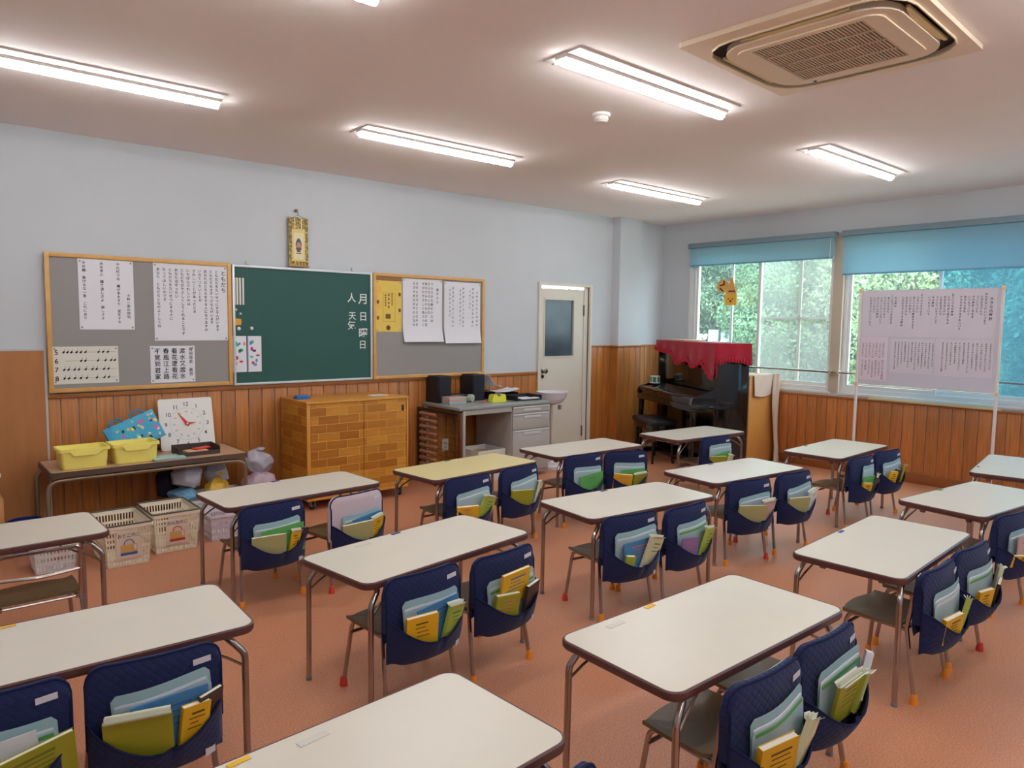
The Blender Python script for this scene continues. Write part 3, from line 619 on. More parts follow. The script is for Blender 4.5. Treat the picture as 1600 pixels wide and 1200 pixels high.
# ================================================================== TABLES AND CHAIRS
TL, TWD, TH = .924, .447, .511
def make_table(lam):
    r = bpy.data.objects.new('classroom_table', None); r.empty_display_size = .1; COL.objects.link(r)
    O_ = rrect(TL-.014, TWD-.014, .040, 6)
    a = M(); a.prism(O_, TH-.024, TH); a.build('tabletop', lam, r)
    a = M(); oo = rrect(TL, TWD, .046, 6)
    pr = [(0, TH-.0245), (.5, TH-.0265), (1, TH-.021), (1.1, TH-.012), (1, TH-.003), (.5, TH+.0008), (0, TH+.0002)]
    n = len(O_); rings = []
    for f, z in pr: rings.append([a.bm.verts.new((p[0]+(q[0]-p[0])*f, p[1]+(q[1]-p[1])*f, z)) for p, q in zip(O_, oo)])
    for A_, B_ in zip(rings, rings[1:]):
        for k in range(n): a.bm.faces.new((A_[k], A_[(k+1) % n], B_[(k+1) % n], B_[k]))
    a._end(); a.build('edge_band', brown_edge, r)
    lx, ly = TL/2-.035, TWD/2-.022
    for sx in (-1, 1):
        a = M(); a.tube([(sx*(lx-.055), -ly+.06, TH-.040), (sx*(lx-.055), ly-.06, TH-.040)], .0105, 10); a.build('leg_crossbar', chrome, r)
        for sy in (-1, 1):
            a = M(); a.tube(fillet([(sx*(lx-.055), sy*(ly-.06), TH-.040), (sx*(lx-.045), sy*(ly-.012), TH-.040), (sx*lx, sy*ly, TH-.095), (sx*(lx+.002), sy*(ly+.003), .006)], [.03, .05], 5), .0108, 10)
            lg = a.build('leg', chrome, r)
            a = M(); a.lathe([(.0125, 0), (.0125, .012), (.011, .014)], 12, T(sx*(lx+.002), sy*(ly+.003), 0)); a.build('foot', mat('grey_foot', (120, 116, 122), rough=.6), lg)
            a = M(); a.tube(fillet([(sx*(lx-.002), sy*ly, TH-.135), (sx*(lx-.05), sy*(ly-.01), TH-.10), (sx*(lx-.15), sy*(ly-.03), TH-.045), (sx*(lx-.16), sy*(ly-.03), TH-.03)], .02, 3), .0045, 6); a.build('brace', chrome, r)
            a = M(); a.box((sx*(lx-.055), sy*(ly-.085), TH-.036), (.05, .03, .022), bev=.006); a.cyl((sx*(lx-.055), sy*(ly-.085), TH-.048), .014, .02, 12, RX(PI/2)); a.build('hinge_bracket', dark_bracket, r)
    return r
ROWS = {5: ('leftmost', 'chalkboard row'), 6: ('second', 'chalkboard row'), 7: ('third', 'chalkboard row'), 9: ('fourth', 'chalkboard row'), 10: ('rightmost', 'chalkboard row'),
        4: ('leftmost', 'middle row'), 3: ('second', 'middle row'), 8: ('third', 'middle row'), 11: ('fourth', 'middle row'), 12: ('rightmost', 'middle row'),
        2: ('leftmost', 'nearest row'), 1: ('second', 'nearest row'), 13: ('third', 'nearest row'), 14: ('fourth', 'nearest row'), 15: ('rightmost', 'nearest row')}
TAB = {1: (1.947, 1.277, -.018), 2: (.676, 1.3, .054), 3: (1.682, 2.526, .136), 4: (.379, 2.411, -.043), 5: (.24, 3.749, .017), 6: (1.685, 3.858, .054), 7: (2.862, 3.767, .086), 8: (3.015, 2.513, -.104),
       9: (4.001, 3.812, -.04), 10: (5.327, 3.735, -.069), 11: (4.189, 2.597, -.102), 12: (5.586, 2.576, .037), 13: (3.297, 1.282, .054), 14: (4.609, 1.313, -.113), 15: (5.862, 1.45, .154)}
TAPE = {1: (-.05, (230, 176, 30)), 2: (-.14, (228, 178, 24)), 4: (-.16, (232, 180, 60)), 3: (.02, (64, 60, 120)), 8: (0, (64, 60, 130)), 6: (0, (70, 60, 130)), 13: (.02, (60, 84, 160)), 14: (0, (70, 150, 90)), 7: (0, (70, 140, 80)), 12: (-.1, (90, 90, 150)), 15: (-.2, (120, 130, 120)), 11: (0, (70, 70, 140))}
proto_t = make_table(laminate); made_t = []
for i, (k, (x, y, a_)) in enumerate(sorted(TAB.items())):
    if i == 0: o = proto_t; o.location = (x, y, 0); o.rotation_euler = (0, 0, a_)
    else: o = dup(proto_t, (x, y, 0), a_)
    p, rw = ROWS[k]
    if k == 7:
        for c in o.children:
            if c.name.startswith('tabletop'): c.data = c.data.copy(); c.data.materials[0] = laminate_y
        lab = 'yellowish two-seat folding table on chrome legs, third table of the chalkboard row'
    elif k == 2: lab = 'cream-topped table filling the bottom edge of the picture, leftmost of the nearest row'
    else: lab = 'cream two-seat table with brown rim and chrome legs, %s table of the %s' % (p, rw)
    tag(o, lab, 'table', 'cream two-seat classroom tables')
    made_t.append((k, o))
for k, o in made_t:
    if k in TAPE:
        dx, c_ = TAPE[k]; a = M(); a.box((dx, TWD/2-.022, TH+.0012), (.05, .016, .0012), RZ(.08)); a.build('tape_marker', mat('tape_%d_%d_%d' % c_, c_, rough=.6), o, smooth=False)
        if k in (1, 2, 3): a = M(); a.box((dx-.2 if k != 2 else .02, TWD/2-.05, TH+.001), (.075, .022, .0008), RZ(.05)); a.build('tape_residue', mat('residue', (206, 204, 196), rough=.7), o, smooth=False)

CH = {'3a': (1.491, 2.248, .05), '3b': (1.884, 2.240, .09), '13a': (3.122, 1.025, 0), '13b': (3.527, 1.028, -.06), '14a': (4.337, 1.085, -.17), '1a': (1.778, .997, -.04), '1b': (2.150, 1.005, -.02), '4b': (.525, 2.145, -.10),
      '6a': (1.448, 3.572, .05), '6b': (1.895, 3.513, .16), '7a': (2.645, 3.485, 0), '7b': (3.095, 3.525, .09), '9a': (3.758, 3.575, -.10), '9b': (4.112, 3.475, -.38), '10b': (5.267, 3.47, -.16), '8a': (2.753, 2.295, -.16),
      '8b': (3.122, 2.227, 0), '11a': (3.953, 2.360, -.25), '11b': (4.391, 2.305, -.12), '12a': (5.318, 2.285, -.05), '12b': (5.77, 2.283, -.12), '4a': (.148, 2.175, -.08), '5b': (.42, 3.43, .0), '2b': (.955, 1.02, .03),
      '2a': (.50, 1.00, .03), '10a': (4.96, 3.50, 0)}
del CH['2a'], CH['10a']
SH = .285
def make_chair(caps):
    r = bpy.data.objects.new('child_chair', None); r.empty_display_size = .1; COL.objects.link(r); R_ = .0088
    # back loop with bowed top bar
    a = M(); W2 = .148
    top = fillet([(-W2, .035, SH), (-W2, .004, .500), (0, -.016, .506), (W2, .004, .500), (W2, .035, SH)], [.035, .25, .035], 6); a.tube(top, R_, 8); a.build('back_frame', chrome, r)
    a = M(); a.tube(fillet([(-W2, .018, .40), (0, -.006, .395), (W2, .018, .40)], .2, 6), .0075, 8); a.build('back_rail', chrome, r)
    for i, s in enumerate((-1, 1)):
        a = M(); a.tube([(s*W2, .036, SH+.002), (s*.166, -.012, .01)], R_, 8); lg = a.build('leg', chrome, r)
        a = M(); a.lathe([(.0165, 0), (.0155, .008), (.0118, .036), (.0105, .038)], 14, T(s*.1665, -.013, 0)); a.build('foot_cap', cap_r if caps[i] else cap_o, lg)
        a = M(); a.tube(fillet([(s*(W2-.012), .034, SH-.012), (s*(W2-.012), .27, SH-.010), (s*.160, .300, .01)], [.045], 6), R_, 8); lg = a.build('leg', chrome, r)
        a = M(); a.lathe([(.0165, 0), (.0155, .008), (.0118, .036), (.0105, .038)], 14, T(s*.1605, .3005, 0)); a.build('foot_cap', cap_r if caps[2+i] else cap_o, lg)
    a = M(); a.tube([(-.146, .272, .225), (.146, .272, .225)], .007, 8); a.build('stretcher', chrome, r)
    a = M(); a.tube([(-.134, .045, SH-.012), (.134, .045, SH-.012)], .007, 8); a.build('seat_rail', chrome, r)
    a = M(); n = 16; o_ = []
    for k in range(n+1): u = 2*k/n-1; o_.append((u*.155, .285+.028*(1-u*u)))
    o_ += [(.158, .20), (.150, .075), (.135, .058)]+[(-.135, .058), (-.150, .075), (-.158, .20)]
    c0 = Vector((0, .17, 0)); zf = lambda x, y: SH+.004-.006*(1-(x/.16)**2)*(1-((y-.17)/.14)**2)+(-.012 if y > .285 else 0)
    tops = [a.bm.verts.new((x, y, zf(x, y)+.004)) for x, y in o_]; bots = [a.bm.verts.new((x, y, zf(x, y)-.008)) for x, y in o_]
    inn = [a.bm.verts.new((x*.6, .17+(y-.17)*.6, SH-.001)) for x, y in o_]; n = len(o_); ct = a.bm.verts.new((0, .17, SH-.003))
    for k in range(n):
        j = (k+1) % n; a.bm.faces.new((tops[k], tops[j], inn[j], inn[k])); a.bm.faces.new((inn[k], inn[j], ct)); a.bm.faces.new((bots[k], bots[j], tops[j], tops[k]))
    a.bm.faces.new(bots); a._end(); a.build('seat', seat_m, r)
    return r
protos = {}
CAPS = {'3a': (0, 0, 1, 0), '6a': (0, 0, 0, 0), '6b': (1, 0, 0, 0), '11a': (0, 1, 0, 0), '11b': (0, 0, 1, 0), '8a': (0, 0, 1, 0), '13b': (0, 1, 0, 0), '1a': (0, 0, 1, 0), '12a': (0, 0, 1, 1), '4b': (0, 0, 0, 1), '8b': (0, 0, 0, 0)}
def who(key):
    k = int(key[:-1]); p, rw = ROWS[k]; s = 'left' if key.endswith('a') else 'right'
    return s, p, rw
CW = .172
def yb(x): return -.024-.020*(1-(x/CW)**2)          # rear face of the cover, bowed in plan
def make_cover(top_mat=None):
    r = bpy.data.objects.new('chair_cover', None); r.empty_display_size = .1; COL.objects.link(r)
    zt, zb_ = .519, .205
    def zl(x): r_ = .048; d_ = max(0, abs(x)-(CW-r_)); return zt-r_+math.sqrt(max(0, r_*r_-d_*d_))
    def uu(u): q = 2*u-1; return math.copysign(1-(1-abs(q))**1.35, q)
    def back(u, v):
        x = uu(u)*CW; z = zb_+(zl(x)-zb_)*v; e = max(0, v-.9)/.1
        return (x, yb(x)+.010*e*e, z)
    def front(u, v):
        p = back(u, v); e = max(0, v-.9)/.1; return (p[0], p[1]+.034-.016*e*e-(.026*(max(0, .38-v)/.38)), p[2]-.001)
    a = M(); a.shell(lambda u, v: back(u, v), lambda u, v: (back(u, v)[0], back(u, v)[1]+.004, back(u, v)[2]-.0005), 28, 24); bk = a.build('back_panel', top_mat or navy, r)
    a = M(); a.shell(lambda u, v: front(u, .25+v*.75), lambda u, v: (front(u, .25+v*.75)[0], front(u, .25+v*.75)[1]-.003, front(u, .25+v*.75)[2]), 28, 16)
    for s_ in (0, 1): a.shell(lambda u, v: tuple(Vector(back(s_, .42+.58*v)).lerp(Vector(front(s_, .42+.58*v)), u)), lambda u, v: tuple(Vector(back(s_, .42+.58*v)).lerp(Vector(front(s_, .42+.58*v)), u)+Vector((.002*(1 if s_ == 0 else -1), 0, 0))), 2, 10)
    a.shell(lambda u, v: tuple(Vector(back(u, 1)).lerp(Vector(front(u, 1)), v)), lambda u, v: tuple(Vector(back(u, 1)).lerp(Vector(front(u, 1)), v)-Vector((0, 0, .002))), 20, 2)
    a.build('front_panel', top_mat or navy, r)
    # binding around the outline of the back panel
    a = M(); pts = [back(0, v/12) for v in range(4, 13)]+[back(u/28, 1) for u in range(1, 28)]+[back(1, v/12) for v in range(12, 3, -1)]
    a.tube([(p[0], p[1], p[2]) for p in pts], .0042, 6); a.build('binding', navy_trim, r)
    # pocket
    def ptop(u):
        x = 2*u-1; z = .276+.094*abs(x)**2.0
        return z
    def pk(u, v, o=0):
        x = (2*u-1)*CW*1.0; b_ = max(0, 1-(2*u-1)**2)**.38; cs = .2*math.exp(-((2*u-1-.12)/.07)**2)
        zt_ = ptop(u); zb2 = .192+.035*abs(2*u-1)**5; z = zb2+(zt_-zb2)*v
        return (x, yb(x)-.004-(.014+.060*(v**.6))*b_*(1-cs*v)+o, z)
    a = M(); a.shell(lambda u, v: pk(u, v), lambda u, v: pk(u, v, .0035), 28, 14)
    a.shell(lambda u, v: tuple(Vector(pk(u, 0, .002)).lerp(Vector(back(u, .0)), v)), lambda u, v: tuple(Vector(pk(u, 0, .002)).lerp(Vector(back(u, .0)), v)+Vector((0, 0, .003))), 28, 2)
    p = a.build('pocket', navy, r)
    a = M(); a.tube([pk(k/28, 1, .002) for k in range(29)], .0035, 6); a.build('pocket_binding', navy_trim, p)
    a = M(); a.box((.118, yb(.118)-.0035, .478), (.05, .0015, .017), RY(-.04)@RZ(.16)); a.build('name_tag', mat('white_label', (212, 208, 216), rough=.7), r, smooth=False)
    a = M(); q = pk(.88, .12); a.box((q[0], q[1]-.002, q[2]+.002), (.035, .0015, .030), RZ(.55)); a.build('care_label', mat('white_label2', (206, 202, 206), rough=.7), p, smooth=False)
    return r
cover0 = make_cover(); cover_used = False
chair_of = {}
for i, (key, (x, y, a_)) in enumerate(CH.items()):
    caps = CAPS.get(key, (0, 0, 0, 0)); s, p, rw = who(key)
    if caps in protos: o = dup(protos[caps], (x, y, 0), a_)
    else: o = make_chair(caps); protos[caps] = o; o.location = (x, y, 0); o.rotation_euler = (0, 0, a_)
    one = key in ('5b', '2b', '10b')
    if key == '5b': lab = 'bare small chair with open chrome back at the leftmost table of the chalkboard row'
    elif key == '2b': lab = 'small chair barely showing at the bottom edge, under the leftmost table of the nearest row'
    elif key == '10b': lab = 'small chrome chair at the rightmost table of the chalkboard row, nearest the piano'
    elif key == '14a': lab = 'small chrome chair at the fourth table of the nearest row, by the right edge'
    else: lab = 'small chrome and brown chair on the %s at the %s table of the %s' % (s, p, rw)
    tag(o, lab, 'chair', 'small chairs tucked at the tables'); chair_of[key] = o
    if key == '5b': continue
    if key == '6b':
        c = make_cover(pinkish); c.location = (x, y, 0); c.rotation_euler = (0, 0, a_); lab = 'faded pink-white cover with navy pouch, on right chair, second table of the chalkboard row'
    else:
        if not cover_used: c = cover0; c.location = (x, y, 0); c.rotation_euler = (0, 0, a_); cover_used = True
        else: c = dup(cover0, (x, y, 0), a_)
        lab = 'navy quilted pouch cover on the %s chair, %s table of the %s' % (s, p, rw)
        if key == '2b': lab = 'navy pouch cover peeking out at the bottom edge, leftmost table of the nearest row'
    tag(c, lab, 'chair cover', 'pouch covers on the chair backs')

# ------------------------------------------------------------------ books and folders in the pouches
def shade(c, k): return tuple(int(max(0, min(255, v*k))) for v in c)
BC = {'yellow': (228, 178, 30), 'olive': (158, 156, 40), 'khaki': (176, 172, 118), 'dark brown': (66, 50, 46), 'lime green': (166, 180, 70), 'cream': (214, 208, 168), 'pink': (200, 164, 160), 'orange': (226, 160, 80), 'white': (220, 222, 226), 'green': (96, 170, 90), 'blue': (70, 130, 180), 'violet': (140, 110, 160)}
def book(kind, colr, key, x, z, wd, ht, th, y, rot, lean, yaw_, extra=''):
    """closed booklet standing in the pouch: cover, page block; local to the chair"""
    s, p, rw = who(key); ch = chair_of[key]
    lab = '%s%s %s in the %s pouch, %s table, %s' % (extra, colr, kind, s, p, rw)
    nm = kind.replace(' ', '_').replace('-', '_')
    r = bpy.data.objects.new(nm, None); r.empty_display_size = .05; COL.objects.link(r)
    Lm = T(x, y, z) @ RZ(yaw_) @ RY(rot) @ RX(lean)
    Wm = T(*ch.location) @ RZ(ch.rotation_euler[2]) @ Lm
    r.matrix_world = Wm; tag(r, lab, 'book' if 'book' in kind else kind.split()[-1], 'books and folders in the chair pouches')
    return r
def mk_book(kind, colr, key, x, z, wd, ht, th, y, rot=0, lean=0, yaw_=0, extra='', pages=True, print_=None):
    zt_ = z+ht/2+.016
    if th > .0062 and kind not in ('pencil pouch',): wd *= 1.12; x = max(x, -.138+wd/2)
    lo_ = (.268 if wd > .14 else .25) if th > .0062 else .235
    ht = max(.05, min(ht*1.15, zt_-lo_)); z = zt_-ht/2; y += .010; lean += (.10 if th > .0062 else -.07); th *= 1.35 if th > .0062 else 1
    r = book(kind, colr, key, x, z, wd, ht, th, y, rot, lean, yaw_, extra); c = BC[colr]
    cm = mat('cover_%s' % colr.replace(' ', '_'), c, rough=.45)
    a = M(); t_ = .0016
    a.bb(-wd/2, wd/2, -th, -th+t_, -ht/2, ht/2); a.bb(-wd/2, wd/2, -t_, 0, -ht/2, ht/2); a.bb(-wd/2, -wd/2+t_, -th+t_, -t_, -ht/2, ht/2); a.build('cover', cm, r, smooth=False)
    if th > .005: a = M(); a.bb(-wd/2+t_, wd/2-.003, -th+t_, -t_, -ht/2+.003, ht/2-.002); a.build('pages', mat('page_block', (232, 228, 214), rough=.8), r, smooth=False)
    if kind == 'booklet' and th > .009:
        a = M()
        for q in range(5): a.shell(lambda u, v: ((u-.5)*wd*.95, -th*(.15+.17*q)-.012*(q-2)*v*v*.6, ht/2-.012+v*(.018+.004*(q % 3))), lambda u, v: ((u-.5)*wd*.95, -th*(.15+.17*q)-.012*(q-2)*v*v*.6+.0008, ht/2-.012+v*(.018+.004*(q % 3))), 2, 3)
        a.build('fanned_leaves', mat('leaf_paper', (226, 226, 206), rough=.8), r)
    if print_:
        a = M(); dk = mat('print_'+print_, {'dk': (90, 70, 30), 'gr': (70, 140, 70), 'ol': (110, 110, 40), 'pk': (200, 120, 110), 'bl': (60, 100, 170)}[print_], rough=.7)
        for k in range(4 if print_ != 'gr' else 3): a.box((rnd.uniform(-.01, .01), -th-.0005, ht*.3-k*ht*.12), (wd*.6*rnd.uniform(.5, 1), .0006, .003 if k else .006))
        a.build('print', dk, r, smooth=False)
    return r
fold_m = translucent('clear_blue_folder', (176, 210, 216), .25)
fold_m2 = translucent('clear_pale_sheet', (194, 216, 224), .25)
fold_e = mat('folder_edge', (206, 230, 232), rough=.4)
def mk_folder(key, wd=.255, ztop=.415, rot=-.07, edge=None, x=.015, y=None, extra='', tone=None):
    ztop += .022; th, ht = .006, .19; r = book('clear folder', 'pale blue', key, x, ztop-ht/2, wd, ht, th, -.057 if y is None else y, rot, .02, 0, extra)
    ph = rnd.uniform(0, 6)
    def f(u, v, o, dz=0):
        xx = (2*u-1)*wd/2; rr_ = max(0, abs(2*u-1)-.88)/.12
        return (xx, .010*(xx/.13)**2-o+.004*math.sin(5*u+ph)*v, (v-.5)*ht-v*(.016*rr_**2)+dz*v+.004*math.sin(3.3*u+ph)*v)
    a = M(); a.shell(lambda u, v: f(u, v, th, -.034), lambda u, v: f(u, v, th-.001, -.034), 20, 3); a.build('front_sheet', tone or fold_m2, r)
    a = M(); a.shell(lambda u, v: f(u, v, .001), lambda u, v: f(u, v, 0), 20, 3); a.build('back_sheet', tone or fold_m, r)
    a = M(); a.shell(lambda u, v: f(.03+.93*u, v, .0047, -.028), lambda u, v: f(.03+.93*u, v, .0017, -.028), 14, 3); a.build('papers', paper, r)
    if edge:
        a = M(); a.shell(lambda u, v: f(.04+.92*u, .86+.07*v, th+.0010, -.030), lambda u, v: f(.04+.92*u, .86+.07*v, th+.0003, -.030), 14, 1); a.build('coloured_strip', mat('strip_%s' % edge, BC[edge], rough=.5), r)
def lay(key, F, items):
    """F folders: list of dict; items: (slot, kind, colour, w, h, th, ztop, rot, print)"""
    for j, f in enumerate(F): mk_folder(key, **f)
    for it in items:
        slot, kind, colr, wd, ht, th, zt, rot, pr = it[:9]; ex = it[9] if len(it) > 9 else ''
        x0 = {'L': -.062, 'R': .082, 'C': -.01, 'RR': .125, 'M': .03}[slot]; yy = {'L': -.094, 'R': -.092, 'C': -.090, 'RR': -.074, 'M': -.083}[slot]
        if colr == 'white' and wd > .2: yy = -.083
        mk_book(kind, colr, key, x0, zt-ht/2, wd, ht, th, yy, rot, .10, {'L': -.22, 'R': .24, 'C': 0, 'RR': .5, 'M': .03}[slot], ex, print_=pr)
D = dict
lay('3a', [D()], [('M', 'thin booklet', 'blue', .20, .13, .004, .392, -.10, 'bl'), ('L', 'thick book', 'yellow', .112, .145, .012, .378, -.05, 'dk'), ('R', 'booklet', 'lime green', .075, .13, .012, .375, .12, 'gr')])
lay('3b', [D(edge='green', wd=.27, ztop=.405)], [('C', 'tall book', 'yellow', .14, .12, .010, .445, -.05, 'bl', 'upright ')[:9], ('L', 'thick book', 'olive', .10, .12, .014, .365, .03, 'pk'), ('R', 'small case', 'dark brown', .085, .11, .012, .372, -.05, None)])
lay('13a', [D(ztop=.425, rot=-.12, edge='white')], [('L', 'thick book', 'yellow', .10, .13, .014, .345, -.12, 'dk'), ('R', 'booklet', 'lime green', .07, .13, .014, .372, .3, 'gr')])
lay('13b', [D(ztop=.42, rot=-.1, edge='green')], [('L', 'thick book', 'yellow', .085, .12, .012, .35, -.05, 'dk'), ('R', 'small case', 'dark brown', .09, .12, .010, .36, -.1, None), ('RR', 'booklet', 'cream', .05, .14, .012, .40, .15, None)])
lay('14a', [D(ztop=.42, rot=-.02)], [('C', 'notebook', 'pink', .17, .15, .006, .405, .02, 'bl'), ('L', 'thick book', 'yellow', .13, .12, .012, .315, .08, 'dk'), ('RR', 'booklet', 'lime green', .06, .13, .012, .36, .3, None)])
lay('1a', [D(ztop=.425, rot=-.1, edge='green')], [('L', 'thick book', 'yellow', .115, .14, .014, .375, -.10, 'dk'), ('R', 'booklet', 'cream', .06, .16, .014, .375, .35, None), ('RR', 'booklet', 'green', .05, .13, .010, .34, .25, None)])
lay('1b', [D(ztop=.43, rot=-.08, edge='green')], [('C', 'booklet', 'olive', .13, .13, .008, .395, -.05, 'ol'), ('RR', 'thick book', 'white', .055, .13, .016, .43, .25, 'pk'), ('R', 'booklet', 'lime green', .07, .11, .010, .385, .2, None)])
lay('4b', [D(ztop=.43, rot=-.07)], [('M', 'thin booklet', 'blue', .20, .13, .004, .400, -.06, 'bl'), ('L', 'booklet', 'olive', .15, .12, .010, .378, -.02, None), ('R', 'thick book', 'yellow', .07, .11, .012, .375, .03, 'dk'), ('RR', 'small case', 'dark brown', .07, .10, .010, .388, -.05, None)])
r_ = lay('4a', [D(ztop=.41, rot=-.05, edge='green')], [('C', 'booklet', 'white', .22, .13, .004, .395, -.1, None), ('R', 'wide book', 'olive', .17, .13, .010, .375, -.12, 'ol')])
lay('6a', [D(ztop=.415, rot=-.07)], [('M', 'thin booklet', 'green', .23, .13, .004, .388, -.05, 'gr'), ('L', 'wide book', 'khaki', .15, .12, .010, .365, -.02, None), ('R', 'booklet', 'yellow', .05, .12, .008, .362, .1, 'dk'), ('RR', 'small case', 'dark brown', .06, .12, .010, .368, .25, None)])
lay('6b', [D(ztop=.40, rot=-.07, edge='green')], [('M', 'thin booklet', 'blue', .20, .13, .004, .385, -.10, 'bl'), ('L', 'wide book', 'khaki', .16, .12, .010, .365, -.05, None), ('R', 'booklet', 'yellow', .08, .12, .008, .372, -.1, 'dk')])
lay('7a', [D(ztop=.415, rot=-.06)], [('L', 'thick book', 'yellow', .13, .10, .014, .345, .02, 'pk'), ('R', 'booklet', 'lime green', .10, .15, .012, .378, .3, 'gr')])
lay('7b', [D(ztop=.425, rot=-.08)], [('L', 'wide book', 'olive', .15, .12, .010, .37, .05, None), ('RR', 'booklet', 'cream', .06, .12, .010, .39, .2, None)])
lay('9a', [D(ztop=.41, rot=-.02)], [('M', 'thin booklet', 'green', .22, .12, .006, .365, -.1, 'gr')])
lay('9b', [D(ztop=.415, rot=.0)], [('M', 'thin booklet', 'green', .20, .12, .005, .375, .0, 'gr'), ('L', 'thick book', 'yellow', .125, .10, .012, .352, .08, 'pk'), ('R', 'booklet', 'olive', .11, .11, .008, .345, -.05, None)])
lay('10b', [D(ztop=.435, rot=.0, wd=.26)], [('L', 'wide book', 'olive', .15, .12, .010, .355, .03, None), ('R', 'booklet', 'cream', .05, .12, .012, .35, .25, None), ('M', 'thin booklet', 'green', .16, .12, .004, .375, -.1, 'gr')])
lay('8a', [D(ztop=.43, rot=-.04, wd=.27)], [('M', 'thin booklet', 'blue', .24, .12, .005, .385, -.06, 'pk'), ('R', 'booklet', 'cream', .10, .14, .010, .395, .25, 'gr'), ('L', 'pencil pouch', 'lime green', .05, .06, .014, .325, .1, None)])
lay('8b', [D(ztop=.425, rot=-.1, edge='green')], [('L', 'picture card', 'violet', .11, .10, .006, .355, .05, 'pk'), ('R', 'booklet', 'lime green', .09, .14, .010, .385, .2, 'ol')])
lay('11a', [D(ztop=.41, rot=-.06)], [('L', 'wide book', 'khaki', .17, .11, .010, .37, .03, None), ('R', 'booklet', 'pink', .11, .12, .010, .385, .0, None)])
lay('11b', [D(ztop=.42, rot=-.08)], [('L', 'wide book', 'khaki', .15, .11, .010, .365, .0, None), ('R', 'booklet', 'white', .10, .12, .010, .39, -.1, 'pk')])
lay('12a', [D(ztop=.44, rot=.05, wd=.17, x=.03)], [('L', 'thick book', 'yellow', .08, .11, .012, .335, .1, 'dk'), ('C', 'thin booklet', 'green', .16, .12, .006, .37, .02, 'gr'), ('R', 'small case', 'dark brown', .07, .12, .010, .35, .3, None), ('RR', 'booklet', 'cream', .05, .13, .010, .37, .35, None)])
lay('12b', [D(ztop=.425, rot=-.1)], [('L', 'thick book', 'yellow', .07, .11, .012, .365, .1, 'dk'), ('M', 'small case', 'dark brown', .08, .12, .010, .368, .1, None), ('RR', 'booklet', 'olive', .07, .14, .010, .385, .15, None)])

# ================================================================== FURNITURE ALONG THE CHALKBOARD WALL
yel = mat('pale_yellow_plastic', (252, 238, 126), rough=.4); steel_old = mat('worn_grey_tube', (150, 132, 112), rough=.35, metal=.7)
# low craft table
LX0, LX1, LY0, LY1, LZ = .69, 1.885, 5.04, 5.53, .515
t = thing('craft_table', ((LX0+LX1)/2, (LY0+LY1)/2, 0), 0, 'low wood-topped table with dark edge against the wall, holding yellow tubs and clock', 'table')
hx, hy = (LX1-LX0)/2, (LY1-LY0)/2
a = M(); a.bb(-hx+.008, hx-.008, -hy+.008, hy-.008, LZ-.028, LZ); a.build('tabletop', mat('tan_laminate', (196, 158, 126), rough=.35, noise=.05, nscale=4, stretch=(1, 8, 1)), t)
a = M(); a.ring(rrect(2*hx, 2*hy, .02, 5), rrect(2*hx-.0165, 2*hy-.0165, .015, 5), LZ-.032, LZ+.0008); a.build('edge_band', mat('dark_worn_edge', (86, 66, 54), rough=.5), t)
for sx in (-1, 1):
    for sy in (-1, 1):
        a = M(); x = sx*(hx+.012 if sx < 0 else hx-.018); a.tube(fillet([(x-sx*.14, sy*(hy-.02), LZ-.05), (x, sy*(hy-.02), LZ-.055), (x+sx*.004, sy*(hy-.018), .005)], [.07], 7), .0135, 10); lg = a.build('leg', steel_old, t)
        a = M(); a.lathe([(.016, 0), (.015, .018)], 12, T(x+sx*.004, sy*(hy-.018), 0)); a.build('foot', black_pl, lg)
for sy in (-1, 1): a = M(); a.tube([(-hx+.10, sy*(hy-.02), LZ-.05), (hx-.12, sy*(hy-.02), LZ-.05)], .0125, 10); a.build('side_rail', steel_old, t)
# yellow tubs
def tub(x, y, rz, lab):
    t = thing('plastic_tub', (x, y, LZ+.0015), rz, lab, 'tub', 'pale yellow tubs on the low table'); W_, D_, H_ = .285, .20, .125
    def o(w, d, r=.02): return rrect(w, d, r, 5)
    a = M(); n = 24; lv = [(.84, 0), (.86, .004), (.93, H_)]; rings = []
    for k, z in lv: rings.append([a.bm.verts.new((p[0], p[1], z)) for p in o(W_*k, D_*k)])
    for k, z in ((.915, H_), (.85, .006)): rings.append([a.bm.verts.new((p[0], p[1], z)) for p in o(W_*k, D_*k)])
    for A_, B_ in zip(rings, rings[1:]):
        for k in range(n): a.bm.faces.new((A_[k], A_[(k+1) % n], B_[(k+1) % n], B_[k]))
    a.bm.faces.new(rings[0]); a.bm.faces.new(rings[-1]); a._end(); a.build('body', yel, t)
    a = M(); a.ring(o(W_, D_), o(W_*.915, D_*.905), H_-.006, H_+.003); a.ring(o(W_, D_), o(W_-.006, D_-.006), H_-.016, H_-.004); a.build('rim', yel, t)
    a = M(); a.prism([(-.075, -.022), (.055, -.022), (.085, .012), (-.098, .012)], 0, .004, T(.01, -D_/2-.001, H_-.018) @ FRONT); a.build('handle_flap', yel, t)
tub(.885, 5.185, .02, 'pale yellow plastic tub on the left end of the low table')
tub(1.18, 5.20, .03, 'pale yellow plastic tub on the low table, right beside the blue bag')
